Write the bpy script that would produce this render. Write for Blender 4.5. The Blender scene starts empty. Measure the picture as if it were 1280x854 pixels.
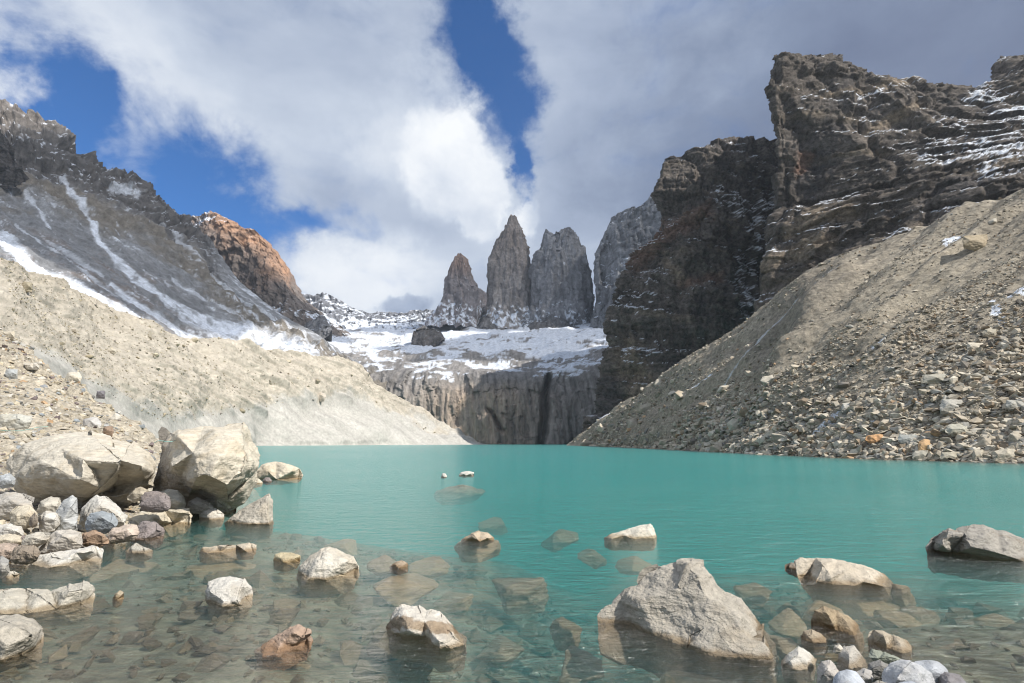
import bpy, bmesh, math, random
import numpy as np
from mathutils import Vector
from mathutils.geometry import delaunay_2d_cdt

# ------------------------------------------------------------------ camera, sky, sun, exposure
sc = bpy.context.scene
COL = sc.collection
FPX, HORIZ, CAMH = 640.0, 553.7, 2.2
PITCH = math.atan((HORIZ - 427.0) / FPX)
cam = bpy.data.cameras.new("camera"); camo = bpy.data.objects.new("camera", cam); COL.objects.link(camo)
cam.sensor_width = 36; cam.lens = 18; cam.clip_start = 0.05; cam.clip_end = 60000
camo.location = (0, 0, CAMH); camo.rotation_euler = (math.radians(90) + PITCH, 0, 0)
sc.camera = camo

SUN_AZ, SUN_EL = math.radians(123), math.radians(42)      # azimuth clockwise from the view axis (+Y)
SDIR = Vector((math.sin(SUN_AZ) * math.cos(SUN_EL), math.cos(SUN_AZ) * math.cos(SUN_EL), math.sin(SUN_EL)))
sun = bpy.data.lights.new("sun", 'SUN'); sun.energy = 5.0; sun.angle = math.radians(0.6); sun.color = (1.0, .95, .88)
suno = bpy.data.objects.new("sun", sun); COL.objects.link(suno)
suno.rotation_euler = (-SDIR).to_track_quat('-Z', 'Y').to_euler()

sc.render.engine = 'CYCLES'
sc.view_settings.view_transform = 'Standard'; sc.view_settings.look = 'None'
sc.view_settings.gamma = 1; sc.view_settings.exposure = 0.24; sc.view_settings.use_curve_mapping = False
cy = sc.cycles
cy.max_bounces = 6; cy.diffuse_bounces = 2; cy.glossy_bounces = 2; cy.transmission_bounces = 2
cy.volume_bounces = 2; cy.transparent_max_bounces = 10; cy.caustics_reflective = False; cy.caustics_refractive = False
cy.use_denoising = True
try: cy.denoiser = 'OPENIMAGEDENOISE'
except Exception: pass
cy.sample_clamp_indirect = 6; cy.pixel_filter_type = 'BLACKMAN_HARRIS'; cy.filter_width = 1.1

_F = np.array([0, math.cos(PITCH), math.sin(PITCH)]); _U = np.array([0, -math.sin(PITCH), math.cos(PITCH)])
def ray(px, py):
    px = np.asarray(px, float); py = np.asarray(py, float)
    cx = (px - 640) / FPX; cyy = (427 - py) / FPX
    return np.stack([cx, _F[1] + cyy * _U[1] + 0 * cx, _F[2] + cyy * _U[2] + 0 * cx], -1)
def at_Y(px, py, Y):
    d = ray(px, py); return np.array([0, 0, CAMH]) + d * (np.asarray(Y, float) / d[..., 1])[..., None]
def at_z(px, py, z=0.0):
    d = ray(px, py); return np.array([0, 0, CAMH]) + d * ((z - CAMH) / d[..., 2])[..., None]
def azel(px, py):
    d = ray(px, py); d = d / np.linalg.norm(d); return math.atan2(d[0], d[1]), math.asin(d[2])

# ---- node helper
class NT:
    def __init__(s, tree): s.t = tree; tree.nodes.clear()
    def n(s, typ, ins=None, **kw):
        nd = s.t.nodes.new(typ)
        for k, v in kw.items(): setattr(nd, k, v)
        for k, v in (ins or {}).items():
            sk = nd.inputs[k]
            if isinstance(v, bpy.types.NodeSocket): s.t.links.new(v, sk)
            else: sk.default_value = v
        return nd
    def math(s, op, a, b=0.0, c=0.0, clamp=False):
        return s.n('ShaderNodeMath', {0: a, 1: b, 2: c}, operation=op, use_clamp=clamp).outputs[0]
    def vmath(s, op, a, b=(0, 0, 0)):
        return s.n('ShaderNodeVectorMath', {0: a, 1: b}, operation=op).outputs[0]
    def mixc(s, f, a, b, mode='MIX'):
        nd = s.t.nodes.new('ShaderNodeMix'); nd.data_type = 'RGBA'; nd.blend_type = mode
        for k, v in ((0, f), (6, a), (7, b)):
            if isinstance(v, bpy.types.NodeSocket): s.t.links.new(v, nd.inputs[k])
            else: nd.inputs[k].default_value = v if k == 0 else tuple(v) + (1,) * (4 - len(v))
        return nd.outputs[2]
    def rng(s, v, a, b, c=0.0, d=1.0, smooth=False):
        return s.n('ShaderNodeMapRange', {0: v, 1: a, 2: b, 3: c, 4: d}, interpolation_type='SMOOTHSTEP' if smooth else 'LINEAR').outputs[0]
    def noise(s, vec, scale, det=5, rough=.55, dist=0.0, col=False):
        nd = s.n('ShaderNodeTexNoise', {'Vector': vec, 'Scale': scale, 'Detail': det, 'Roughness': rough, 'Distortion': dist})
        return nd.outputs['Color' if col else 'Fac']

# ---- sky: Nishita blue seen through gaps in a bank of cloud laid out by direction (azimuth, elevation)
world = bpy.data.worlds.new("World"); sc.world = world; world.use_nodes = True
w = NT(world.node_tree)
STR = 0.1
HAZE = .000042
sky = w.n('ShaderNodeTexSky', sky_type='NISHITA', sun_disc=False, sun_elevation=SUN_EL, sun_rotation=SUN_AZ,
          altitude=900, air_density=1.0, dust_density=.3, ozone_density=2.5).outputs[0]
gen = w.n('ShaderNodeTexCoord').outputs['Generated']
dirv = w.vmath('NORMALIZE', gen)
def sky_vec(dv):
    sp = w.n('ShaderNodeSeparateXYZ', {0: dv})
    return w.n('ShaderNodeCombineXYZ', {0: w.math('ARCTAN2', sp.outputs[0], sp.outputs[1]), 1: w.math('ARCSINE', sp.outputs[2])}).outputs[0]
wn = w.n('ShaderNodeVectorMath', {0: w.noise(dirv, 3.2, 7, .6, 0, True), 1: (.5, .5, .5)}, operation='SUBTRACT').outputs[0]
wn2 = w.n('ShaderNodeVectorMath', {0: wn, 'Scale': .30}, operation='SCALE').outputs[0]
wn3 = w.n('ShaderNodeVectorMath', {0: w.n('ShaderNodeVectorMath', {0: w.noise(dirv, 11, 6, .6, 0, True), 1: (.5, .5, .5)}, operation='SUBTRACT').outputs[0], 'Scale': .085}, operation='SCALE').outputs[0]
av = sky_vec(w.vmath('NORMALIZE', w.vmath('ADD', w.vmath('ADD', dirv, wn2), wn3)))
av_crisp = sky_vec(w.vmath('NORMALIZE', w.vmath('ADD', dirv, wn3)))
def blob(px, py, rx, ry, rot=0, soft=.35, vec=None):
    a, e = azel(px, py); k = 1 / FPX * .92
    m = w.n('ShaderNodeMapping', {0: vec or av, 1: (a, e, 0), 2: (0, 0, math.radians(rot)), 3: (rx * k, ry * k, 1)}, vector_type='TEXTURE').outputs[0]
    L = w.n('ShaderNodeVectorMath', {0: m}, operation='LENGTH').outputs['Value']
    return w.rng(L, soft, 1.0, 1.0, 0.0, True)
def summ(bl):
    r = None
    for v, k in bl:
        x = w.math('MULTIPLY', v, k); r = x if r is None else w.math('ADD', r, x)
    return r
holes = summ([(blob(180, 185, 270, 100, -33, .1), .85), (blob(82, 100, 72, 56, -35, .2), .62), (blob(285, 205, 105, 75, -40, .2), .68),
              (blob(365, 270, 95, 40, -10, .1), .60), (blob(600, 20, 120, 100, 12, .05), 1.35), (blob(634, 125, 92, 130, 10, .05), 1.35),
              (blob(655, 215, 26, 55, 10, .2), .75), (blob(452, 290, 60, 26, 0, .0), .40), (blob(140, 240, 150, 60, -30, .1), .22),
              (blob(420, 345, 90, 60, 0, .0), -.3)])
nz = w.noise(w.vmath('MULTIPLY', dirv, (1, 1, 1.5)), 5.5, 9, .62, .4)
cov = w.math('SUBTRACT', w.math('ADD', w.math('MULTIPLY', w.math('SUBTRACT', nz, .5), 2.0), .62), holes)
cov = w.rng(cov, -.42, .62, 0, 1, True)
cumulus = w.math('MAXIMUM', blob(560, 205, 82, 80, 0, .72, av_crisp), w.math('MAXIMUM', blob(600, 245, 45, 68, 0, .75, av_crisp), blob(655, 275, 26, 32, 0, .6, av_crisp)))
cov = w.math('MAXIMUM', cov, w.math('MULTIPLY', cumulus, .97))
bright = summ([(blob(530, 180, 170, 120, 0, .1), .26), (blob(430, 340, 190, 75, 0, .1), .30), (blob(40, 130, 120, 100, 0, .1), .34),
               (blob(160, 60, 330, 110, -18, .1), .16), (blob(330, 120, 110, 60, -30, .1), -.03),
               (blob(655, 285, 40, 50, 0, .1), .15), (blob(400, 380, 300, 80, 0, .1), .08)])
dark = summ([(blob(1130, 90, 420, 230, 0, .1), .36), (blob(820, 240, 230, 200, 0, .1), .26), (blob(505, 383, 46, 17, 0, .5, av_crisp), .30),
             (blob(760, 60, 150, 90, 0, .1), .06), (blob(430, 230, 160, 60, 0, .1), .06)])
cn = w.noise(w.vmath('MULTIPLY', dirv, (1, 1, 1.8)), 2.6, 8, .55, .3)
val = w.math('ADD', w.math('SUBTRACT', w.math('ADD', w.math('MULTIPLY', w.math('SUBTRACT', cn, .5), .75), .58), dark), bright)
cumshade = w.math('MULTIPLY', cumulus, w.math('MULTIPLY', w.noise(dirv, 9, 7, .6), .34))
val = w.math('ADD', val, cumshade, 0)
ccol = w.n('ShaderNodeValToRGB', {0: val})
el = ccol.color_ramp.elements
el[0].position = .10; el[0].color = (.13, .165, .26, 1); el[1].position = 1.0; el[1].color = (.84, .86, .88, 1)
for p, c in ((.30, (.20, .25, .36, 1)), (.50, (.33, .39, .51, 1)), (.70, (.50, .56, .66, 1)), (.85, (.69, .73, .79, 1))):
    e_ = ccol.color_ramp.elements.new(p); e_.color = c
cl = w.n('ShaderNodeVectorMath', {0: ccol.outputs[0], 'Scale': 1 / STR}, operation='SCALE').outputs[0]
blue = w.mixc(1.0, sky, (.30, .78, 1.25), 'MULTIPLY')
bg = w.n('ShaderNodeBackground', {0: w.mixc(cov, blue, cl), 1: STR})
w.n('ShaderNodeOutputWorld', {0: bg.outputs[0]})
world.cycles.sampling_method = 'MANUAL'; world.cycles.sample_map_resolution = 512

# ------------------------------------------------------------------ numpy noise
_rs = np.random.RandomState(7)
_perm = np.concatenate([_rs.permutation(256)] * 3).astype(np.int32)
_g = _rs.normal(size=(256, 3)); _g /= np.linalg.norm(_g, axis=1)[:, None]
def perlin(P):
    P = np.asarray(P, float); sh = P.shape[:-1]; P = P.reshape(-1, 3)
    I = np.floor(P).astype(np.int64); f = P - I; I &= 255
    u = f * f * f * (f * (f * 6 - 15) + 10); out = 0
    for dx in (0, 1):
        for dy in (0, 1):
            for dz in (0, 1):
                h = _perm[_perm[_perm[(I[:, 0] + dx)] + I[:, 1] + dy] + I[:, 2] + dz] & 255
                g = _g[h]; v = g[:, 0] * (f[:, 0] - dx) + g[:, 1] * (f[:, 1] - dy) + g[:, 2] * (f[:, 2] - dz)
                wgt = (u[:, 0] if dx else 1 - u[:, 0]) * (u[:, 1] if dy else 1 - u[:, 1]) * (u[:, 2] if dz else 1 - u[:, 2])
                out = out + v * wgt
    return (out * 1.6).reshape(sh)
def fbm(P, sc_=1.0, o=5, g=.5, l=2.03, seed=0.0):
    P = np.asarray(P, float) / sc_ + seed * 17.31; a, r, t = 1.0, 0, 0
    for i in range(o):
        r = r + a * perlin(P + i * 11.7); t += a; a *= g; P = P * l
    return r / t * 1.5
def ridged(P, sc_=1.0, o=5, g=.5, seed=0.0):
    P = np.asarray(P, float) / sc_ + seed * 13.7; a, r, t = 1.0, 0, 0
    for i in range(o):
        r = r + a * (1 - 2 * np.abs(perlin(P + i * 7.1))); t += a; a *= g; P = P * 2.07
    return r / t
def sstep(a, b, x):
    t = np.clip((x - a) / (b - a), 0, 1); return t * t * (3 - 2 * t)
def hsh(x, k=1.0):
    return np.mod(np.sin(x * 127.1 + k * 311.7) * 43758.5453, 1.0)
def S(P, *s): return P / np.array(s, float)
def mixa(a, b, m): return a * (1 - m[..., None]) + np.asarray(b, float) * m[..., None]

# ------------------------------------------------------------------ mesh builders
def link_mesh(name, V, faces_idx, loop_counts, mat, col=None, smooth=True, parent=None):
    me = bpy.data.meshes.new(name); V = np.asarray(V, np.float32)
    me.vertices.add(len(V)); me.vertices.foreach_set('co', V.ravel())
    fi = np.asarray(faces_idx, np.int32).ravel(); nf = len(loop_counts)
    me.loops.add(len(fi)); me.loops.foreach_set('vertex_index', fi)
    me.polygons.add(nf); st = np.concatenate([[0], np.cumsum(loop_counts)[:-1]]).astype(np.int32)
    me.polygons.foreach_set('loop_start', st)
    me.polygons.foreach_set('use_smooth', np.full(nf, smooth))
    if col is not None:
        at = me.color_attributes.new('Col', 'FLOAT_COLOR', 'POINT')
        c4 = np.concatenate([np.clip(col, 0, 1), np.ones((len(V), 1))], 1).astype(np.float32)
        at.data.foreach_set('color', c4.ravel())
    me.update(calc_edges=True); me.validate()
    if mat: me.materials.append(mat)
    o = bpy.data.objects.new(name, me); COL.objects.link(o)
    if parent: o.parent = parent
    return o
def quads(nr, nc, wrap=False):
    i = np.arange(nr - 1)[:, None]; j = np.arange(nc if wrap else nc - 1)[None, :]; j2 = (j + 1) % nc
    return np.stack([i * nc + j, i * nc + j2, (i + 1) * nc + j2, (i + 1) * nc + j], -1).reshape(-1, 4)
def cr(C, t, lin):
    """interpolate control array C (n, ...) at params t (0..n-1)"""
    n = len(C); i = np.clip(np.floor(t).astype(int), 0, n - 2); f = (t - i).reshape((-1,) + (1,) * (C.ndim - 1))
    p1, p2 = C[i], C[i + 1]
    L = p1 * (1 - f) + p2 * f
    if lin >= 1: return L
    p0 = C[np.maximum(i - 1, 0)]; p3 = C[np.minimum(i + 2, n - 1)]
    h = .5 * (2 * p1 + (p2 - p0) * f + (2 * p0 - 5 * p1 + 4 * p2 - p3) * f * f + (3 * p1 - p0 - 3 * p2 + p3) * f ** 3)
    return L * lin + h * (1 - lin)
def sample_params(C, axis, du):
    d = np.diff(C[..., :2], axis=axis); d = np.linalg.norm(d, axis=-1)
    d = np.percentile(d, 70, axis=1 - axis) + 2
    cum = np.concatenate([[0], np.cumsum(d)]); n = max(8, int(cum[-1] / du))
    return np.interp(np.linspace(0, cum[-1], n), cum, np.arange(len(cum)))
def normals(P):
    a = np.gradient(P, axis=0); b = np.gradient(P, axis=1); n = np.cross(b, a)
    n /= np.linalg.norm(n, axis=-1)[..., None] + 1e-9
    return n
def facing(P, n):      # towards the valley where the camera stands
    s = np.sum(n * (np.array([0, 0, CAMH + 30]) - P), -1)
    return n * (np.sign(np.median(s)) or 1)
PATCH = {}
def patch(name, rows, disp, color, mat, du=1.3, lin=.4, label=None, kind='structure', cat=None, back=None, dv=None, reg=None):
    C = np.array(rows, float)                       # rows bottom -> top, each (px, py, depth)
    G = np.stack([C[..., 0], C[..., 1], 1 / C[..., 2]], -1)
    ti = sample_params(G, 0, dv or du); tj = sample_params(G, 1, du)
    A = cr(G, ti, lin); A = cr(np.swapaxes(A, 0, 1), tj, lin); A = np.swapaxes(A, 0, 1)
    px, py = A[..., 0], A[..., 1]
    P = at_Y(px, py, 1 / np.maximum(A[..., 2], 1e-5))
    N = facing(P, normals(P))
    P2 = P + disp(P, N, px, py)
    N2 = facing(P2, normals(P2))
    c = color(P2, N2, px, py)
    V = P2.reshape(-1, 3); c = c.reshape(-1, 3); nr, nc = P.shape[:2]; Q = quads(nr, nc)
    if back:                                        # the far side of the ridge, falling away behind it
        top = P2[-1]; outs = [V]; cc = [c]; m = len(V); prev = np.arange((nr - 1) * nc, nr * nc)
        for bd, bz in back:
            R = top + np.stack([top[:, 0] * 0, top[:, 1] * 0 + bd, top[:, 2] * 0 - bz], -1) + fbm(top, 30, 3)[:, None] * np.array([0, bd * .15, 0])
            R[:, 0] *= (1 + bd / np.maximum(top[:, 1], 50))
            idx = np.arange(m, m + nc)
            Q = np.concatenate([Q, np.stack([prev[:-1], prev[1:], idx[1:], idx[:-1]], -1)])
            outs.append(R); cc.append(c[(nr - 1) * nc:]); prev = idx; m += nc
        V = np.concatenate(outs); c = np.concatenate(cc)
    o = link_mesh(name, V, Q, np.full(len(Q), 4), mat, c)
    o['kind'] = kind
    if label: o['label'] = label
    if cat: o['category'] = cat
    PATCH[reg or name] = (P2, N2, px, py)
    return o
def lerp_rows(a, b, t): return [tuple(x * (1 - t) + y * t for x, y in zip(p, q)) for p, q in zip(a, b)]
def seg_dist(px, py, pts):
    """distance to a polyline, and the parameter 0..1 along it"""
    best = np.full(px.shape, 1e9); tt = np.zeros(px.shape); n = len(pts) - 1
    for k in range(n):
        ax, ay = pts[k]; bx, by = pts[k + 1]; dx, dy = bx - ax, by - ay
        t = np.clip(((px - ax) * dx + (py - ay) * dy) / (dx * dx + dy * dy), 0, 1)
        d = np.hypot(px - ax - t * dx, py - ay - t * dy); m = d < best
        best = np.where(m, d, best); tt = np.where(m, (k + t) / n, tt)
    return best, tt
def streak(px, py, pts, w0, w1, nz=0):
    d, t = seg_dist(px, py, pts); wd = w0 + (w1 - w0) * t
    return sstep(1.15, .55, d / wd + nz)

# ------------------------------------------------------------------ materials
def terrain_mat(name, size, bump=.6, var=.35, rough=.95, stretch=(1, 1, 1)):
    m = bpy.data.materials.new(name); m.use_nodes = True; t = NT(m.node_tree)
    g = t.n('ShaderNodeNewGeometry').outputs['Position']
    g = t.vmath('MULTIPLY', g, stretch)
    c = t.n('ShaderNodeAttribute', attribute_name='Col').outputs['Color']
    n1 = t.noise(g, 1 / size, 8, .65); n2 = t.noise(g, 6 / size, 6, .7)
    k = t.math('ADD', t.rng(n1, .3, .7, 1 - var, 1 + var), t.rng(n2, .3, .7, -var * .6, var * .6))
    kc = t.n('ShaderNodeCombineXYZ', {0: k, 1: k, 2: k}).outputs[0]
    base = t.vmath('MULTIPLY', c, kc)
    h = t.math('ADD', t.math('MULTIPLY', n1, 1.0), t.math('MULTIPLY', n2, .35))
    b = t.n('ShaderNodeBump', {'Strength': 1.0, 'Distance': bump, 'Height': h}).outputs[0]
    p = t.n('ShaderNodeBsdfPrincipled', {'Base Color': base, 'Roughness': rough, 'Normal': b, 'Specular IOR Level': .2})
    t.n('ShaderNodeOutputMaterial', {0: p.outputs[0]})
    return m
def rock_mat(name, use_obj=True, dirt=.35, bump=.02, sc_=1.0, streaks=.25):
    m = bpy.data.materials.new(name); m.use_nodes = True; t = NT(m.node_tree)
    oi = t.n('ShaderNodeObjectInfo')
    tc = t.n('ShaderNodeTexCoord').outputs['Object']
    gp = t.n('ShaderNodeNewGeometry').outputs['Position']
    off = t.n('ShaderNodeCombineXYZ', {0: t.math('MULTIPLY', oi.outputs['Random'], 50.0), 1: 3.1, 2: 1.7}).outputs[0]
    v = t.vmath('ADD', tc, off) if use_obj else gp
    c = t.n('ShaderNodeAttribute', attribute_name='Col').outputs['Color']
    if use_obj: c = t.vmath('MULTIPLY', c, oi.outputs['Color'])
    big = t.noise(v, 1.1 * sc_, 5, .55, .6); mid = t.noise(v, 6 * sc_, 8, .7); fine = t.noise(v, 55 * sc_, 4, .75)
    rot = t.n('ShaderNodeMapping', {0: v, 2: (.5, .35, .6), 3: (1.2, 1.2, 9)}).outputs[0]
    st = t.noise(rot, 2.2 * sc_, 6, .65, .3)
    k = t.math('ADD', t.rng(mid, .3, .7, .80, 1.14), t.math('ADD', t.rng(fine, .35, .65, -.10, .10), t.rng(st, .35, .65, -streaks * .5, streaks * .5)))
    col = t.vmath('MULTIPLY', c, t.n('ShaderNodeCombineXYZ', {0: k, 1: k, 2: k}).outputs[0])
    stain = t.rng(big, .48, .66, 0, dirt, True)
    col = t.mixc(stain, col, t.vmath('MULTIPLY', col, (.74, .64, .50)))
    lich = t.rng(t.math('MULTIPLY', fine, t.rng(big, .3, .6, 1.0, .6)), .60, .66, 0, .35)
    col = t.mixc(lich, col, t.vmath('MULTIPLY', col, (.45, .45, .46)))
    z = t.n('ShaderNodeSeparateXYZ', {0: gp}).outputs[2]
    wz = t.math('ADD', z, t.math('MULTIPLY', t.math('SUBTRACT', mid, .5), .07))
    wet = t.rng(wz, .02, .075, 1.0, 0.0, True)
    col = t.mixc(t.math('MULTIPLY', wet, .8), col, t.vmath('MULTIPLY', col, (.50, .40, .27)))
    h = t.math('ADD', t.math('ADD', t.math('MULTIPLY', mid, 1.0), t.math('MULTIPLY', fine, .22)), t.math('MULTIPLY', st, .7))
    b = t.n('ShaderNodeBump', {'Strength': 1.0, 'Distance': bump, 'Height': h}).outputs[0]
    p = t.n('ShaderNodeBsdfPrincipled', {'Base Color': col, 'Roughness': t.rng(wet, 0, 1, .92, .35), 'Normal': b, 'Specular IOR Level': .25})
    t.n('ShaderNodeOutputMaterial', {0: p.outputs[0]})
    return m
M_far = terrain_mat('granite_far', 12, 4.0, .36)
M_wall = terrain_mat('granite_wall', 9, 3.0, .25, stretch=(1, 1, .18))
M_cliff = terrain_mat('basalt_cliff', 4, 2.6, .62, stretch=(1, 1, 1.2))
M_mor = terrain_mat('moraine_silt', 2.2, .45, .22)
M_scree = terrain_mat('scree_gravel', 1.3, .55, .45)
M_bank = terrain_mat('bank_gravel', .35, .12, .45)
M_bed = terrain_mat('lake_bed_silt', .5, .08, .5)
M_rock = rock_mat('boulder_granite', bump=.035)
M_grain = rock_mat('boulder_coarse_granite', bump=.075, sc_=1.3, streaks=.3)
M_big = rock_mat('block_granite', bump=.12, sc_=.25)
M_stone = rock_mat('loose_stones', use_obj=False, bump=.05, sc_=.5)

def blocks(P, u, z, cells, seed=0.0):
    d = np.zeros(P.shape[:-1])
    for cw, ch, a in cells:
        wu = u + fbm(P, cw * 2.2, 3, seed=seed + cw) * cw * .5; wz = z + fbm(P, cw * 2.5, 3, seed=seed + 2 * cw) * ch * .35
        cz = np.floor(wz / ch); cu = np.floor(wu / cw + hsh(cz, 3.3 + seed) * .9); q = wu / cw + hsh(cz, 3.3 + seed) * .9 - cu
        h = hsh(cu * 1.37 + cz * 7.31 + seed, cw); d = d + (h - .5 + (q - .5) * (hsh(cu * 2.1 + cz * 3.7, cw + seed) - .5) * 1.4) * a
    return d
# ------------------------------------------------------------------ the right hand cliffs
def cliff_disp(amp, seed, led=1.0):
    def f(P, N, px, py):
        H = N.copy(); H[..., 2] *= .15; H /= np.linalg.norm(H, axis=-1)[..., None] + 1e-9
        warp = fbm(P, 190, 3, seed=seed) * 18
        z = P[..., 2] + warp + P[..., 0] * .20
        d = fbm(P, 110, 3, seed=seed + 1) * 9 * amp
        for per, a in ((52, 9.0), (19, 4.5), (7, 1.8)):
            q = z / per; k = np.floor(q); fr = q - k
            d = d + led * a * amp * (fr * .9 - .45) * (.25 + hsh(k, per)) * (.5 + .9 * sstep(-.5, .5, fbm(P, per * 3, 3, seed=per)))
        j = ridged(S(P, 40, 40, 190), 1, 4, seed=seed + 2)
        d = d - np.maximum(j - .4, 0) * 24 * amp
        u = px * P[..., 1] / 640
        d = d + blocks(P, u, z * .5 + P[..., 2] * .5, ((30, 42, 11), (12, 18, 5.5), (5, 7.5, 2.4), (2.4, 3.2, 1.0)), seed) * amp
        d = d + fbm(P, 9, 5, .6, seed=seed + 5) * 1.2 * amp
        out = H * d[..., None]
        jit = np.stack([fbm(P, 12, 4, seed=seed + 6), fbm(P, 12, 3, seed=seed + 7), fbm(P, 16, 4, seed=seed + 8)], -1) * 1.1 * amp
        return out + jit
    return f
def cliff_col(snow_zones, red, pale=()):
    def f(P, N, px, py):
        z = P[..., 2] + fbm(P, 190, 3, seed=3) * 18 + P[..., 0] * .20
        lay = fbm(np.stack([P[..., 0] / 220, P[..., 1] / 220, z / 11], -1), 1, 4, seed=5)
        b = .105 + .06 * lay + .035 * fbm(P, 35, 4, seed=6) + .045 * fbm(S(P, 5, 5, 9), 1, 4, .65, seed=17)
        b = np.clip(b, .035, .3)
        c = b[..., None] * np.array([1.12, .97, .84])
        c = mixa(c, (.20, .165, .125), sstep(.15, .6, fbm(np.stack([P[..., 0] / 120, P[..., 1] / 120, z / 22], -1), 1, 4, seed=8)) * .75)
        c = mixa(c, (.060, .058, .062), sstep(.1, .5, fbm(S(P, 60, 60, 120), 1, 4, seed=9)) * .5)
        nzp = fbm(P, 14, 4, .6, seed=15)
        for (pts, wd) in red:
            d, _ = seg_dist(px, py, pts); c = mixa(c, (.19, .11, .075), sstep(1.3, .2, d / wd + nzp * .8) * .6)
        for (pts, wd) in pale:
            d, _ = seg_dist(px, py, pts); c = mixa(c, (.27, .215, .155), sstep(1.3, .2, d / wd + nzp * .6) * .7)
        sn = np.zeros(px.shape)
        for (pts, wd, k) in snow_zones:
            d, _ = seg_dist(px, py, pts); sn = np.maximum(sn, k * sstep(1.35, .25, d / wd))
        up = np.clip(N[..., 2], -1, 1)
        s = sn * 1.0 + up * .55 + nzp * .55 + fbm(P, 4, 3, seed=16) * .30 - .98
        s = np.maximum(s, (up - .60) * 1.6 + nzp * .6 - .40 + fbm(P, 85, 3, seed=18) * .55 - sstep(.2, 0, sn) * .12)
        return mixa(c, (.74, .77, .82), sstep(0, .16, s))
    return f

# buttress between the towers and the great block
Ys = 620
rows_a = [
 [(790, 575, 820), (704, 572, 640), (735, 575, 610), (790, 575, 590), (850, 575, 590), (920, 575, 600), (1010, 575, 640)],
 [(800, 522, 830), (732, 520, 650), (765, 518, 620), (805, 512, 600), (860, 505, 600), (920, 500, 610), (1010, 500, 640)],
 [(800, 482, 830), (747, 480, 655), (775, 478, 625), (815, 475, 608), (860, 470, 605), (915, 460, 615), (1010, 455, 660)],
 [(820, 440, 830), (757, 440, 660), (780, 438, 635), (820, 436, 615), (862, 432, 612), (915, 425, 625), (1010, 415, 680)],
 [(830, 400, 840), (760, 400, 660), (786, 398, 640), (820, 396, 622), (866, 392, 618), (905, 386, 628), (1010, 380, 700)],
 [(840, 362, 860), (765, 362, 670), (790, 358, 655), (826, 354, 642), (868, 350, 632), (915, 346, 650), (1010, 345, 740)],
 [(850, 325, 870), (784, 325, 690), (804, 320, 672), (832, 318, 655), (872, 315, 645), (920, 312, 665), (1010, 310, 760)],
 [(860, 295, 880), (818, 295, 710), (832, 288, 695), (852, 276, 672), (880, 268, 660), (922, 268, 680), (1010, 268, 780)],
 [(870, 262, 890), (826, 262, 720), (842, 258, 705), (862, 252, 690), (890, 246, 685), (925, 244, 700), (1010, 242, 790)],
 [(880, 232, 900), (822, 233, 722), (842, 228, 710), (864, 224, 700), (892, 220, 696), (930, 218, 705), (1010, 215, 800)],
 [(890, 205, 910), (828, 203, 728), (846, 199, 720), (868, 196, 712), (894, 195, 706), (935, 195, 712), (1010, 195, 800)],
 [(900, 192, 930), (840, 197, 740), (862, 193, 735), (886, 177, 730), (905, 171, 725), (942, 169, 730), (1010, 186, 820)]]
patch('cliff_buttress', rows_a, cliff_disp(.85, 3), cliff_col(
    [([(945, 400), (935, 345), (948, 305), (955, 265)], 26, .9), ([(905, 235), (950, 285)], 24, .7), ([(930, 200), (960, 240)], 22, .45), ([(900, 400), (860, 440), (800, 505), (740, 545)], 9, .45),
     ([(840, 360), (940, 352)], 10, .4)],
    [([(790, 325), (830, 290), (885, 262)], 14), ([(850, 350), (900, 345)], 8)], [([(785, 440), (800, 490)], 22), ([(832, 325), (850, 345)], 9)]), M_cliff,
    du=1.35, lin=.6, back=[(140, 60), (400, 420)], label='dark brown layered cliff buttress with snowy gully beside the great block')
# the great block and the ridge that runs off to the right
rows_b = [
 [(1010, 420, 700), (930, 415, 440), (985, 405, 400), (1060, 390, 350), (1150, 370, 310), (1250, 340, 290), (1350, 320, 280), (1470, 290, 270)],
 [(1015, 360, 720), (946, 358, 440), (985, 345, 410), (1055, 325, 360), (1150, 295, 325), (1250, 268, 300), (1350, 250, 290), (1470, 230, 280)],
 [(1020, 320, 730), (955, 318, 445), (1000, 305, 418), (1070, 290, 375), (1160, 265, 340), (1260, 240, 315), (1350, 225, 300), (1470, 200, 290)],
 [(1025, 285, 740), (962, 288, 450), (1010, 272, 425), (1075, 258, 390), (1165, 232, 360), (1262, 208, 335), (1350, 190, 325), (1470, 170, 310)],
 [(1030, 255, 760), (972, 258, 460), (1016, 248, 440), (1080, 232, 410), (1170, 205, 385), (1265, 182, 365), (1350, 160, 350), (1470, 140, 340)],
 [(1030, 215, 780), (969, 218, 462), (1015, 212, 445), (1080, 200, 425), (1165, 178, 405), (1262, 160, 390), (1350, 135, 380), (1470, 110, 370)],
 [(1035, 175, 800), (967, 176, 465), (1015, 172, 450), (1080, 165, 435), (1160, 150, 425), (1240, 142, 415), (1350, 110, 400), (1470, 85, 390)],
 [(1040, 140, 820), (964, 138, 468), (1012, 135, 458), (1078, 130, 448), (1150, 122, 440), (1225, 125, 435), (1340, 90, 420), (1470, 70, 410)],
 [(1045, 105, 840), (960, 104, 472), (1010, 102, 465), (1075, 100, 458), (1140, 106, 452), (1218, 114, 460), (1330, 70, 430), (1470, 60, 420)],
 [(1050, 70, 880), (967, 69, 480), (1012, 67, 476), (1070, 68, 472), (1136, 97, 475), (1215, 109, 490), (1300, 60, 440), (1470, 52, 430)]]
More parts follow.
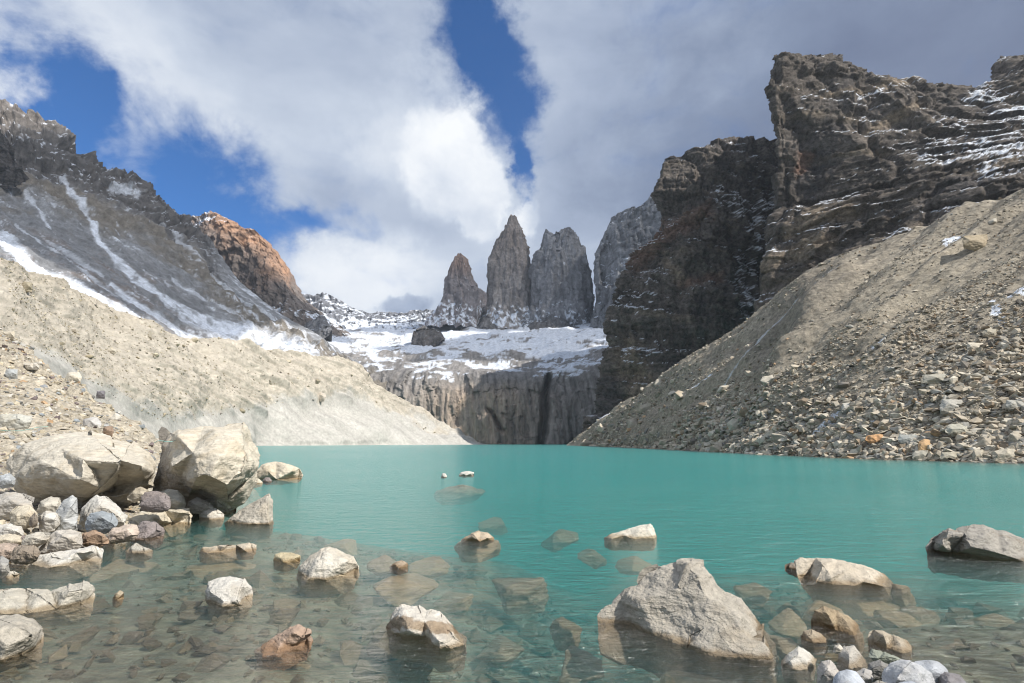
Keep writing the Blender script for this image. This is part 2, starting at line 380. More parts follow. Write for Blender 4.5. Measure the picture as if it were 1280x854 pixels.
patch('cliff_block', rows_b, cliff_disp(.62, 11, 1.15), cliff_col(
    [([(1290, 140), (1240, 120), (1215, 125)], 20, .8), ([(1285, 185), (1200, 185), (1160, 195)], 26, .68), ([(1290, 215), (1230, 212)], 14, .6), ([(1150, 150), (1130, 180)], 18, .5), ([(1075, 115), (1150, 98)], 6, .7),
     ([(1120, 260), (1118, 285)], 12, .62), ([(1070, 262), (1075, 285)], 9, .55), ([(1030, 235), (1110, 215), (1180, 205)], 7, .45), ([(1060, 125), (1140, 118)], 9, .5)],
    [([(1010, 190), (1000, 210)], 10)],
    [([(1030, 120), (1060, 110), (1140, 98)], 6), ([(1090, 160), (1150, 130)], 7), ([(990, 290), (1020, 270), (1060, 262)], 12), ([(960, 330), (1030, 300)], 12)]), M_cliff,
    du=1.35, lin=.6, back=[(80, 10), (400, 300)], label='huge dark stratified rock block with flat top above the right scree')
# pointed shoulder at the right edge
rows_c = [
 [(1225, 150, 540), (1250, 150, 470), (1285, 150, 450), (1330, 150, 445), (1400, 150, 445)],
 [(1238, 128, 545), (1246, 124, 485), (1280, 120, 462), (1330, 112, 455), (1400, 110, 455)],
 [(1250, 105, 560), (1238, 100, 490), (1272, 95, 470), (1330, 85, 462), (1400, 80, 462)],
 [(1262, 85, 570), (1241, 82, 495), (1262, 74, 480), (1320, 62, 470), (1400, 58, 470)],
 [(1275, 76, 590), (1244, 72, 505), (1270, 67, 490), (1320, 56, 480), (1400, 50, 480)]]
patch('cliff_shoulder', rows_c, cliff_disp(.45, 21), cliff_col([([(1240, 130), (1250, 145)], 12, .6)], [], [([(1260, 110), (1290, 100)], 12)]), M_cliff,
      du=1.4, lin=.6, back=[(60, 10), (200, 200)], label='brown rock shoulder rising at the right end of the cliff ridge')

# ------------------------------------------------------------------ far wall of the cirque, glacier shelf, ridges, towers
SH = [395, 440, 500, 560, 600, 660, 710, 770, 840]
def rowx(ys, Y, xs=SH): return [(x, y, (Y[i] if isinstance(Y, (list, tuple)) else Y)) for i, (x, y) in enumerate(zip(xs, ys))]
WY = [940, 930, 915, 900, 895, 885, 880, 880, 880]
rows_w = [rowx([566] * 9, WY), rowx([530] * 9, [y + 6 for y in WY]), rowx([500] * 9, [y + 14 for y in WY]), rowx([478, 480, 482, 484, 485, 484, 482, 476, 470], [y + 30 for y in WY]),
          rowx([452, 460, 465, 467, 468, 468, 464, 455, 445], [y + 60 for y in WY]), rowx([442, 450, 455, 456, 457, 455, 450, 440, 430], 1090), rowx([430, 438, 442, 443, 444, 440, 436, 428, 420], 1230),
          rowx([424, 430, 431, 429, 429, 426, 420, 415, 410], 1450), rowx([416, 421, 421, 417, 417, 415, 411, 408, 405], 1680), rowx([410, 413, 412, 409, 409, 409, 404, 400, 398], 1900)]
def wall_disp(P, N, px, py):
    cliff = sstep(448, 482, py + fbm(P, 60, 3) * 8)
    v = ridged(S(P, 16, 60, 260), 1, 5, seed=31); v2 = fbm(S(P, 7, 40, 150), 1, 4, seed=32)
    big = fbm(S(P, 90, 200, 260), 1, 3, seed=34)
    d = cliff * (v * 3 + v2 * 2.5 + big * 22 + ridged(S(P, 38, 90, 90), 1, 4, seed=39) * 5 + blocks(P, P[..., 0] + P[..., 2] * .12, P[..., 2], ((34, 90, 8), (13, 50, 5), (5, 22, 2.5)), 2)) 
    crack = np.exp(-((px - (688 - (py - 470) * .14 + 4 * fbm(P, 60, 3))) / 4.5) ** 2) * sstep(462, 480, py) * 55
    crack2 = np.exp(-((px - (614 + (py - 515) * .55)) / 3) ** 2) * sstep(508, 516, py) * sstep(545, 535, py) * 22
    o = np.zeros(P.shape); o[..., 1] -= d - crack - crack2
    o[..., 2] += (1 - cliff) * (fbm(P, 120, 5, .55, seed=35) * 17 + ridged(P, 45, 4, seed=36) * 5) + fbm(P, 14, 4, seed=37) * 2.2
    o[..., 2] += cliff * fbm(S(P, 10, 10, 30), 1, 3, seed=38) * 2
    return o
def wall_col(P, N, px, py):
    v = fbm(S(P + np.stack([P[..., 2] * .12, 0 * px, 0 * px], -1), 7, 60, 130), 1, 5, .6, seed=41) * .8 + .35 * fbm(P, 18, 5, .65, seed=46); v2 = fbm(S(P, 26, 120, 300), 1, 3, seed=42)
    b = .22 + .17 * v + .05 * v2
    c = np.clip(b, .05, .5)[..., None] * np.array([1.06, 1.0, .95])
    warm = np.exp(-((px - 600) / 75) ** 2) * sstep(468, 500, py)  # sunlit area of the wall, painted in as a warm patch
    c = mixa(c, (.50, .38, .27), np.clip(warm * (.55 + v * .8), 0, .85))
    blk = sstep(.25, .6, v) * sstep(440, 470, py) ; c = mixa(c, (.085, .085, .09), blk * .55 * (1 - warm * .5))
    n = fbm(P, 60, 6, .6, seed=43); n2 = fbm(P, 10, 4, seed=44); n3 = fbm(S(P, 70, 70, 9), 1, 4, seed=45)
    elev = sstep(492, 452, py)
    up = N[..., 2]
    s = elev * 1.75 + up * .42 + n * .75 + n2 * .35 + n3 * .55 + n * .35 - 1.86 + sstep(455, 432, py) * .42 + n * .5
    rocky = np.exp(-((px - 480) / 90) ** 2 - ((py - 452) / 14) ** 2) * .55 + np.exp(-((px - 590) / 60) ** 2 - ((py - 447) / 6) ** 2) * .5 + np.exp(-((px - 730) / 40) ** 2 - ((py - 455) / 12) ** 2) * .4
    s = s - rocky * (.7 + n)
    return mixa(c, (.64, .68, .75), sstep(0, .22, s))
patch('glacier_shelf', rows_w, wall_disp, wall_col, M_wall, du=1.25, dv=1.0, lin=.5, label='streaked granite wall topped by a snow covered glacier shelf at the head of the lake')

# low serrated ridge behind the glacier
RX = [330, 370, 385, 395, 405, 420, 440, 460, 480, 505, 525, 545, 575, 620, 700, 760]
RT = [370, 370, 369, 372, 365, 373, 384, 392, 391, 392, 388, 390, 386, 390, 392, 395]
rows_r = [[(x, 432, 1750) for x in RX], [(x, t * .4 + 428 * .6, 1980) for x, t in zip(RX, RT)], [(x, t * .75 + 428 * .25, 2120) for x, t in zip(RX, RT)], [(x, t, 2200) for x, t in zip(RX, RT)]]
def far_disp(a, sd, vert=1.0):
    def f(P, N, px, py):
        d = ridged(S(P, 60, 120, 60 + 160 * vert), 1, 6, .6, seed=sd) * 32 * a + fbm(P, 30, 5, .6, seed=sd + 1) * 14 * a
        d = d + blocks(P, P[..., 0], P[..., 2], ((50, 50 + 60 * vert, 26), (20, 20 + 30 * vert, 12), (9, 9 + 12 * vert, 6)), sd) * a
        o = np.zeros(P.shape); o[..., 1] -= d
        o[..., 2] += fbm(P, 50, 5, .6, seed=sd + 2) * 12 * a; o[..., 0] += fbm(P, 30, 4, seed=sd + 3) * 7 * a
        return o
    return f
def far_col(base, snow_k, warm=None, sd=0, vs=1.0):
    def f(P, N, px, py):
        v = fbm(S(P, 14, 60, 30 + 130 * vs), 1, 5, seed=sd + 51); b = fbm(P, 70, 4, seed=sd + 52)
        c = np.asarray(base) * np.clip(1 + .5 * v + .3 * b + .4 * fbm(S(P, 6, 20, 10 + 30 * vs), 1, 4, .65, seed=sd + 54), .3, 1.9)[..., None]
        if warm is not None: c = mixa(c, warm[0], np.clip(warm[1](px, py, P), 0, 1))
        s = snow_k(px, py) + np.clip(N[..., 2], -1, 1) * .9 + fbm(P, 30, 5, .6, seed=sd + 53) * .7 - 1.0
        return mixa(c, (.72, .77, .85), sstep(0, .2, s))
    return f
patch('serrated_ridge', rows_r, far_disp(.75, 61, .2), far_col((.15, .155, .17), lambda x, y: .30 + .45 * sstep(392, 412, y), sd=1), M_far, du=1.2, lin=.8,
      back=[(200, 60), (600, 300)], label='low serrated snowy ridge behind the glacier left of the towers')

def tower(name, prof, Y, ratio, base, label, warm=None, snow=None, seed=0, amp=1.0, spikes=None):
    """closed rock spire from its left and right profile: rows (y, xl, xr) top -> bottom"""
    prof = np.array(prof, float); ys = np.arange(prof[0, 0], prof[-1, 0] + .01, 1.1)
    xl = np.interp(ys, prof[:, 0], prof[:, 1]); xr = np.interp(ys, prof[:, 0], prof[:, 2])
    nphi = int(max(60, (xr - xl).max() * 2.4)); nphi += nphi % 2
    ph = np.linspace(0, 2 * math.pi, nphi, endpoint=False)
    L = at_Y(xl, ys, np.full(ys.shape, Y)); R = at_Y(xr, ys, np.full(ys.shape, Y))
    c = (L + R) / 2; r = np.linalg.norm(R - L, axis=1) / 2 * .93 - 1.5; r = np.maximum(r, 2.0)
    # squarish section, so the tower shows edges and faces
    cs, sn = np.cos(ph), np.sin(ph); sq = 1 / (np.abs(cs) ** 3.2 + np.abs(sn) ** 3.2) ** (1 / 3.2)
    qx, qy = cs * sq, sn * sq
    P = np.stack([c[:, None, 0] + r[:, None] * qx, c[:, None, 1] + (r[:, None] * ratio + 14) * qy, c[:, None, 2] + 0 * qx], -1)
    N = np.stack([np.broadcast_to(cs, P.shape[:2]), np.broadcast_to(sn, P.shape[:2]), np.zeros(P.shape[:2])], -1)
    fade = np.clip(r / (r.max() * .4), .35, 1)[:, None]
    d = ridged(S(P, 48, 48, 420), 1, 4, .5, seed=seed) * 13 + fbm(S(P, 45, 45, 170), 1, 4, seed=seed + 1) * 12 + fbm(P, 14, 4, .6, seed=seed + 2) * 3.4
    q = (P[..., 2] + fbm(P, 80, 3) * 30) / 60; d = d + (q - np.floor(q)) * 4 + blocks(P, ph[None, :] * r.max() * .9 + 0 * q, P[..., 2], ((46, 240, 20), (22, 110, 12), (10, 40, 5.5), (5, 14, 2.2)), seed)
    P2 = P + N * (d * fade * amp)[..., None]
    P2[..., 2] += (fbm(S(P, 14, 14, 60), 1, 4, .6, seed=seed + 4) * 20) * amp * fade
    pxg = np.broadcast_to(ys[:, None] * 0 + (xl + (xr - xl) / 2)[:, None] + (xr - xl)[:, None] / 2 * cs, P.shape[:2]); pyg = np.broadcast_to(ys[:, None], P.shape[:2])
    Ng = N + 0.0; gz = np.gradient(P2[..., 0] * N[..., 0] + P2[..., 1] * N[..., 1], axis=0)
    v = fbm(S(P2, 12, 12, 240), 1, 5, seed=seed + 5); b = fbm(P2, 80, 4, seed=seed + 6); v3 = fbm(S(P2, 5, 5, 60), 1, 4, .65, seed=seed + 8)
    col = np.asarray(base) * np.array([1.32, 1.36, 1.42]) * np.clip(1 + .40 * v + .5 * b + .30 * v3, .3, 1.9)[..., None]
    if warm: col = mixa(col, warm[0], np.clip(warm[1](pxg, pyg) + v * .3, 0, .9))
    up = np.clip(np.gradient(np.sum((P2 - c[:, None]) * N, -1), axis=0) / 1.5, -1, 1)
    sk = snow(pxg, pyg) if snow else 0
    s = sk + up * .35 + fbm(P2, 20, 5, .6, seed=seed + 7) * .8 - .85
    col = mixa(col, (.72, .77, .85), sstep(0, .2, s))
    nr, nc = P2.shape[:2]; Q = quads(nr, nc, True)
    V = P2.reshape(-1, 3); V = np.concatenate([V, [P2[0].mean(0) + [0, 0, 2]]]); cc = np.concatenate([col.reshape(-1, 3), [col[0].mean(0)]])
    cap = np.stack([np.full(nc, len(V) - 1), (np.arange(nc) + 1) % nc, np.arange(nc)], -1)
    o = link_mesh(name, V, np.concatenate([Q.ravel(), cap.ravel()]), [4] * len(Q) + [3] * nc, M_far, cc)
    o['kind'] = 'structure'; o['label'] = label
    return o
foot = lambda y0: (lambda x, y: .62 * sstep(y0, y0 + 24, y) + .12)
tower('rock_tower', [(319, 573, 577), (323, 570, 581), (328, 566, 584), (335, 563, 586), (343, 560.5, 586.5), (353, 559, 589), (363, 556.5, 596), (366, 556, 603), (373, 554, 608.5), (388, 547, 609), (400, 538, 600), (415, 530, 600)],
      1850, .8, (.17, .15, .145), 'smallest leftmost granite tower with reddish tip above the glacier', warm=((.30, .19, .135), lambda x, y: sstep(362, 325, y) * .7), snow=foot(372), seed=70, amp=.75)
tower('rock_tower', [(272, 637, 643), (277, 635, 646.5), (283, 633, 648), (292, 626, 654), (305, 620, 657), (320, 614.5, 661), (336, 613, 665), (355, 612, 665), (377, 609, 664), (400, 600, 668), (420, 590, 672)],
      1900, .75, (.19, .17, .155), 'tallest pointed granite tower in the middle of the three', warm=((.27, .21, .17), lambda x, y: sstep(390, 280, y) * .45), snow=foot(378), seed=80, amp=.8)
tower('rock_tower', [(287, 706, 713), (291, 700, 717), (297, 692, 720), (304, 682, 723), (312, 676, 726), (326, 667, 729), (343, 664.5, 737), (360, 664, 740), (380, 664, 740.5), (400, 656, 739), (425, 645, 736)],
      1860, .7, (.165, .16, .16), 'broad granite tower with notched top right of the tallest one', snow=foot(382), seed=90, amp=.8)
tower('rock_tower', [(289, 680.5, 684.5), (294, 679, 689), (302, 678, 700), (320, 676, 705)],
      1855, 1.2, (.165, .16, .16), 'small spike on the left shoulder of the broad tower', snow=lambda x, y: .1, seed=95, amp=.35)
# fourth peak, half hidden behind the buttress
CX = [731, 738, 748, 765, 785, 805, 830, 870]
rows_d = [
 [(775, 455, 1850), (724, 452, 1640), (735, 455, 1600), (760, 455, 1560), (790, 455, 1540), (820, 455, 1540), (870, 455, 1540)],
 [(780, 410, 1850), (735, 411, 1650), (748, 410, 1610), (765, 405, 1580), (790, 400, 1560), (820, 400, 1550), (870, 400, 1550)],
 [(785, 377, 1870), (744, 377, 1660), (754, 374, 1625), (770, 370, 1590), (792, 365, 1570), (822, 360, 1560), (870, 360, 1560)],
 [(790, 349, 1880), (741, 349, 1670), (755, 344, 1640), (774, 335, 1605), (796, 325, 1590), (826, 320, 1580), (870, 320, 1570)],
 [(795, 322, 1900), (742, 322, 1680), (757, 316, 1650), (776, 308, 1620), (798, 298, 1605), (826, 292, 1595), (870, 290, 1590)],
 [(800, 292, 1920), (754, 294, 1700), (765, 290, 1670), (780, 284, 1640), (800, 274, 1620), (828, 268, 1610), (870, 262, 1600)],
 [(805, 272, 1950), (766, 271, 1720), (774, 267, 1700), (784, 263, 1680), (801, 258, 1660), (817, 243, 1650), (870, 238, 1640)]]
patch('snowy_peak', rows_d, far_disp(.85, 101, 1.3), far_col((.20, .205, .215), lambda x, y: .22 + .25 * np.exp(-((y - 335 + (x - 780) * .75) / 9) ** 2) + .35 * sstep(395, 440, y), sd=7, vs=2), M_far, du=1.0, lin=.7,
      back=[(200, 60), (500, 400)], label='grey frosted granite peak half hidden behind the dark buttress')
# rock outcrops standing out of the snow
def outcrop(name, pts, Y, label, base=(.13, .12, .115), seed=0):
    pts = np.array(pts, float); x0, x1 = pts[:, 0].min(), pts[:, 0].max()
    xs = np.linspace(x0, x1, max(20, int((x1 - x0) * 1.6))); top = np.interp(xs, pts[:, 0], pts[:, 1]); bot = np.interp(xs, pts[:, 0], pts[:, 2])
    rows = []
    for k in np.linspace(0, 1, 16):
        rows.append([(x, b * (1 - k) + t * k, Y + 70 * k * k) for x, t, b in zip(xs, top, bot)])
    patch(name, rows, far_disp(.35, 130 + seed, .5), far_col(base, lambda x, y: .05, sd=seed), M_far, du=.9, lin=1, back=[(60, 20), (120, 70)], label=label, reg='o')
outcrop('rock_outcrop', [(512, 438, 441), (517, 416, 441), (525, 410, 441), (531, 407, 440), (537, 412, 438), (541, 410, 434), (548, 413, 430), (553, 418, 426), (556, 424, 425)], 1380,
        'brown rock outcrop standing alone in the snow of the glacier')
outcrop('rock_outcrop', [(378, 416, 420), (385, 404, 424), (394, 398, 428), (401, 393, 426), (407, 396, 424), (412, 404, 420), (416, 412, 415)], 1250, 'dark rock knob left of the glacier below the orange peak', (.15, .15, .155), 3)
outcrop('rock_outcrop', [(596, 408, 415), (604, 396, 418), (616, 398, 425), (626, 404, 422), (634, 412, 415)], 1760, 'small snowy rock step at the foot of the tallest tower', (.15, .145, .145), 5)
outcrop('rock_outcrop', [(647, 428, 436), (656, 412, 436), (668, 401, 434), (682, 395, 431), (696, 392, 428), (708, 398, 426), (716, 408, 420), (724, 414, 416)], 1700, 'snow dusted rock buttress under the broad tower', (.15, .145, .145), 7)
outcrop('rock_outcrop', [(706, 434, 436), (709, 416, 436), (716, 408, 434), (724, 410, 428), (728, 414, 420)], 1640, 'narrow dark rock rib beside the frosted peak', (.14, .135, .135), 9)

# ------------------------------------------------------------------ left hand mountains
rows_o = [
 [(200, 440, 1500), (250, 445, 1480), (290, 448, 1480), (330, 450, 1490), (370, 450, 1520), (410, 450, 1560), (450, 450, 1620)],
 [(205, 360, 1540), (250, 365, 1500), (290, 375, 1490), (330, 385, 1500), (365, 398, 1530), (400, 410, 1580), (440, 420, 1700)],
 [(212, 320, 1560), (250, 325, 1520), (288, 335, 1505), (325, 350, 1510), (356, 366, 1540), (385, 388, 1600), (420, 402, 1750)],
 [(220, 300, 1580), (249, 303, 1530), (284, 306, 1515), (318, 318, 1520), (350, 336, 1550), (368, 366, 1620), (400, 392, 1800)],
 [(228, 288, 1600), (250, 288, 1545), (280, 286, 1525), (310, 298, 1530), (338, 314, 1560), (358, 345, 1640), (392, 388, 1840)],
 [(235, 280, 1650), (254, 272, 1600), (278, 271, 1560), (303, 284, 1555), (324, 292, 1580), (350, 318, 1660), (385, 382, 1880)]]
def sunlit_orange_w(x, y, P):  # sunlight on the upper right edge, put into the colour as orange
    d, t = seg_dist(x, y, [(285, 275), (303, 286), (326, 292), (345, 314), (356, 335)])
    return sstep(32, 2, d + fbm(P, 60, 4, seed=6) * 14) * .85 + .10 + fbm(P, 120, 4, seed=3) * .25 - sstep(360, 400, y) * .5
patch('orange_peak', rows_o, far_disp(.9, 111, 1.6), far_col((.17, .145, .13), lambda x, y: .02 + 1.1 * np.exp(-((x - 262) / 16) ** 2 - ((y - 277) / 8) ** 2) + .9 * np.exp(-((y - 388 - (x - 350) * .2) / 5) ** 2) * sstep(320, 345, x) + .5 * sstep(395, 425, y),
      warm=((.40, .24, .15), sunlit_orange_w), sd=9, vs=1.5), M_far, du=1.1, lin=.6, back=[(200, 60), (500, 400)], label='granite peak with painted sunlit orange top and snow cap behind the left mountain')

LX = [-190, -60, 0, 60, 115, 172, 212, 245, 262, 300, 350, 400, 440, 480]
Ltop = [70, 110, 137, 152, 203, 233, 268, 286, 302, 352, 392, 420, 452, 478]
LtopY = [900, 940, 960, 1000, 1050, 1100, 1150, 1200, 1200, 1160, 1120, 1080, 1020, 980]
Lcl = [170, 195, 215, 232, 252, 272, 300, 322, 345, 380, 408, 432, 458, 482]
Lbot = [300, 340, 365, 385, 400, 425, 440, 455, 462, 474, 482, 486, 490, 500]
LbotY = [330, 400, 450, 500, 560, 620, 670, 710, 730, 780, 820, 850, 870, 880]
def mixrow(a, b, t): return [p * (1 - t) + q * t for p, q in zip(a, b)]
LclY = mixrow(LtopY, LbotY, .16)
rows_l = []
for t in (0, .25, .5, .75, 1): rows_l.append(list(zip(LX, mixrow(Lbot, Lcl, t), mixrow(LbotY, LclY, t ** .9))))
for t in (.33, .66, 1): rows_l.append(list(zip(LX, mixrow(Lcl, Ltop, t), mixrow(LclY, LtopY, t))))
def left_disp(P, N, px, py):
    cl = np.interp(px, LX, Lcl); up = sstep(6, -14, py - cl + fbm(P, 60, 3) * 10)
    up2 = up * sstep(300, 225, px)
    spur = sstep(70, 5, py - cl) * (1 - up)
    d = up2 * (ridged(S(P, 50, 50, 120), 1, 5, seed=121) * 13 + fbm(P, 70, 5, .55, seed=122) * 20)
    z = P[..., 2] + fbm(P, 120, 3) * 25 - P[..., 0] * .15; q = z / 34; d = d + up2 * ((q - np.floor(q)) * 12 + blocks(P, px * P[..., 1] / 640, P[..., 2], ((40, 60, 14), (16, 24, 8), (7, 9, 4)), 5))
    d = d + spur * ridged(S(P, 60, 60, 300), 1, 4, seed=123) * 26
    # gullies that run down the fall line
    fall = (px * .55 - py) ; run = np.stack([fall / 9, (px + py * 1.3) / 150, px * 0], -1)
    d = d + (1 - up) * (fbm(run, 1, 5, .6, seed=124) * 9 + fbm(P, 22, 5, .6, seed=125) * 3.0)
    return N * d[..., None] + np.stack([fbm(P, 25, 4, seed=126), 0 * px, fbm(P, 22, 4, seed=127)], -1) * (1.5 + 6 * up2)[..., None]
LS = [([(5, 300), (27, 324), (44, 341), (75, 350), (102, 364), (129, 382), (163, 398), (200, 418)], 11, 9, 1.0),
      ([(112, 286), (136, 317), (170, 348), (204, 371), (245, 397), (278, 412), (340, 430), (384, 448)], 3, 9, 1.0),
      ([(140, 356), (175, 382), (204, 399), (255, 429), (290, 440)], 3.5, 7, .9), ([(200, 372), (235, 398), (280, 420), (340, 440)], 3, 16, .8),
      ([(75, 228), (100, 262), (118, 292)], 4, 3, .8), ([(30, 248), (62, 288)], 2.5, 2, .7), ([(200, 285), (260, 345), (320, 392), (380, 425)], 2, 3, .55),
      ([(142, 240), (168, 250)], 6, 5, .7), ([(20, 280), (90, 330), (150, 372)], 1.5, 2, .6), ([(60, 300), (130, 345)], 1.5, 2, .5), ([(215, 350), (300, 405), (390, 440)], 2, 4, .6),
      ([(330, 432), (390, 452)], 10, 8, .75), ([(300, 420), (360, 440)], 10, 9, .6)]
def left_col(P, N, px, py):
    cl = np.interp(px, LX, Lcl); n = fbm(P, 60, 5, .6, seed=131); nf = fbm(P, 12, 4, .6, seed=132)
    fall = (px * .62 - py); run = np.stack([fall / 5, (px + py * 1.3) / 90, px * 0], -1); rn = fbm(run, 1, 5, .65, seed=133)
    c = np.clip(.25 + .09 * rn + .06 * n, .05, .45)[..., None] * np.array([.98, 1.0, 1.04])
    c = mixa(c, (.17, .125, .095), sstep(-.1, .35, rn + n * .5) * sstep(40, 75, px * 0 + py - cl) * sstep(300, 180, px) * .6)
    spur = sstep(-5, 6, py - cl + n * 12) * sstep(48, 12, py - cl + n * 26 + rn * 14)
    c = mixa(c, (.205, .175, .135), spur * .75)
    up = sstep(6, -6, py - cl + n * 12) * sstep(300, 235, px)
    z = P[..., 2] + fbm(P, 120, 3) * 25 - P[..., 0] * .15; lay = fbm(np.stack([P[..., 0] / 200, P[..., 1] / 200, z / 14], -1), 1, 4, seed=134)
    dk = np.clip(.125 + .055 * lay + .035 * n, .05, .28)[..., None] * np.array([1.04, .98, .95])
    dk = mixa(dk, (.25, .22, .195), sstep(185, 150, py + n * 14) * .6 * sstep(130, 20, px))
    c = mixa(c, dk, up)
    s = np.zeros(px.shape)
    for pts, w0, w1, k in LS: s = np.maximum(s, k * streak(px, py, pts, w0, w1, rn * .55 + nf * .25))
    s = np.maximum(s, sstep(.26, .56, rn * .8 + nf * .45 + sstep(240, 460, px + (py - 300)) * .16 - up * .3) * .8)
    s = np.maximum(s, up * sstep(.10, .3, N[..., 2] * .5 + nf * .5 - .28))
    brk = sstep(.12, .42, fbm(P, 26, 4, .6, seed=136)) * sstep(.2, .9, 1 - np.abs(rn)); s = s * (1 - .75 * brk * sstep(120, 170, px))
    return mixa(c, (.72, .76, .83), np.clip(s, 0, 1))
patch('left_mountain', rows_l, left_disp, left_col, M_far, du=1.3, dv=1.1, lin=.5, back=[(200, 40), (700, 500)], label='grey mountainside with diagonal snow streaks and a dark cliff crown at upper left')
# nearest dark crag at the left edge
rows_k = [[(-90, 250, 800), (-30, 240, 800), (10, 236, 800), (36, 224, 810)], [(-90, 200, 815), (-30, 195, 810), (5, 200, 810), (30, 214, 815)], [(-90, 150, 830), (-30, 152, 820), (4, 168, 820), (24, 200, 825)]]
patch('dark_crag', rows_k, cliff_disp(.7, 41), lambda P, N, x, y: np.clip(.075 + .03 * fbm(P, 20, 4), .03, .2)[..., None] * np.array([1.05, .97, .95]), M_cliff, du=1.3, lin=.6, back=[(60, 20), (200, 150)], label='small dark crag on the mountainside at the left edge')

# ------------------------------------------------------------------ the tan moraine across the lake
MX = [-220, -60, 0, 100, 200, 250, 330, 400, 440, 480, 540, 592, 612]
Mtop = [250, 300, 322, 366, 410, 424, 440, 448, 460, 490, 530, 552, 556]
MtopY = [120, 165, 190, 270, 350, 400, 470, 540, 590, 630, 690, 720, 740]
Mbot = [607, 592, 586, 575, 566, 562, 559.5, 558.4, 558, 557.7, 557.2, 557, 557]
MbotY = [at_z(0, 0, 0)[0]] * 0
MbotY = [float(at_z(x, y - 2 + 2, -1.2)[1]) for x, y in zip(MX, Mbot)]
MbotY = [62, 92, 110, 165, 250, 310, 410, 460, 500, 545, 600, 640, 660]
rows_m = []
b0 = [(x, float(y), Y) for x, y, Y in zip(MX, [HORIZ + 640 * 1.03 * (CAMH + 2.0) / Y for Y in MbotY], MbotY)]
t0 = list(zip(MX, Mtop, MtopY))
for t in (0, .12, .25, .4, .55, .7, .85, 1):
    r = []
    for (x, y, Y), (x2, y2, Y2) in zip(b0, t0):
        r.append((x, y + (y2 - y) * t, 1 / (1 / Y + (1 / Y2 - 1 / Y) * t)))
    rows_m.append(r)
def mor_div(px): return np.interp(px, [-220, 0, 110, 200, 240, 330, 420, 500, 560, 612], [330, 420, 478, 525, 520, 505, 490, 520, 545, 556])
def mor_disp(P, N, px, py):
    up = sstep(12, -14, py - mor_div(px) + fbm(P, 30, 3, seed=141) * 14)
    run = np.stack([(px * .60 - py) / 15, (px + py) / 260, px * 0], -1)
    sc_m = P[..., 1] / 350
    g = ridged(run, 1, 4, .55, seed=142)
    run2 = np.stack([(px * .60 - py) / 5.5, (px + py) / 120, px * 0], -1)
    d = up * (g * 3.8 * sc_m + ridged(run2, 1, 4, .6, seed=147) * 2.4 * sc_m + fbm(P, 16, 5, .6, seed=143) * 1.5 * (.35 + sc_m) + fbm(P, 4, 4, seed=146) * .4) + (1 - up) * (fbm(run * .8, 1, 3, seed=144) * 1.6 * sc_m)
    d = d + fbm(P, 60, 3, seed=145) * 8 * np.clip(sc_m, .2, 1)
    return N * d[..., None] * sstep(0, 5, np.abs(py - HORIZ - 640 * CAMH / P[..., 1]))[..., None]
def mor_col(P, N, px, py):
    n = fbm(P, 30, 5, .6, seed=151); nf = fbm(P, 5, 4, seed=152)
    up = sstep(5, -5, py - mor_div(px) + n * 16)
    run = np.stack([(px * .66 - py) / 6, (px + py) / 120, px * 0], -1); rn = fbm(run, 1, 5, .6, seed=153)
    c0 = np.array([.425, .41, .375]) * np.clip(1 + .22 * rn + .10 * nf + .08 * n, .6, 1.3)[..., None]
    c1 = np.array([.44, .40, .335]) * np.clip(1 + .16 * rn + .20 * nf + .12 * n, .45, 1.35)[..., None]
    c = c0 * (1 - up[..., None]) + c1 * up[..., None]
    crest = sstep(26, 2, py - np.interp(px, MX, Mtop) + n * 8) * sstep(250, 150, px)
    return mixa(c, (.33, .28, .21), crest * .3)
patch('moraine_slope', rows_m, mor_disp, mor_col, M_mor, du=1.2, dv=1.0, lin=.6, back=[(40, 15), (120, 90)], label='sunlit tan moraine slope across the lake with pale scree below gullied earth')

# ------------------------------------------------------------------ right scree slope
SX = [708, 735, 760, 800, 850, 905, 950, 1010, 1100, 1200, 1280, 1380, 1500]
Stop = [556.3, 533, 515, 487, 452, 412, 378, 342, 302, 264, 240, 200, 150]
StopY = [480, 455, 420, 330, 265, 235, 215, 195, 180, 165, 150, 135, 120]
Sw = [556.9, 557.6, 558.4, 560.2, 562.6, 565.4, 567.6, 570.2, 573.9, 576.6, 578.6, 581, 584]
rows_s = []
sb = []
for x, y in zip(SX, Sw):
    p = at_z(x, y, 0.0); Y = p[1] * .97; sb.append((x, HORIZ + (y - HORIZ) * 1.45 / .97, Y))
st = list(zip(SX, Stop, StopY))
sw = [(x, y, float(at_z(x, y, 0.0)[1])) for x, y in zip(SX, Sw)]
rows_s.append(sb)
for t in (0, .06, .14, .26, .4, .6, .8, 1):
    r = []
    for (x, y, Y), (x2, y2, Y2) in zip(sw, st): r.append((x, y + (y2 - y) * t, 1 / (1 / Y + (1 / Y2 - 1 / Y) * t)))
    rows_s.append(r)
def scr_disp(P, N, px, py):
    run = np.stack([(px * .72 + py) / 26, (px - py) / 300, px * 0], -1)
    k = np.clip(P[..., 1] / 200, .25, 1.3)
    d = fbm(run, 1, 3, seed=161) * 4.2 * k + fbm(P, 22, 4, seed=162) * 2.2 * k + fbm(P, 3.5, 4, .6, seed=163) * .55 * k
    d = d + 5 * k * np.exp(-(seg_dist(px, py, [(965, 470), (1010, 400), (1060, 345)])[0] / 14) ** 2)
    d = d * sstep(.3, 5, np.abs(P[..., 2]) + .3) 
    return N * d[..., None]
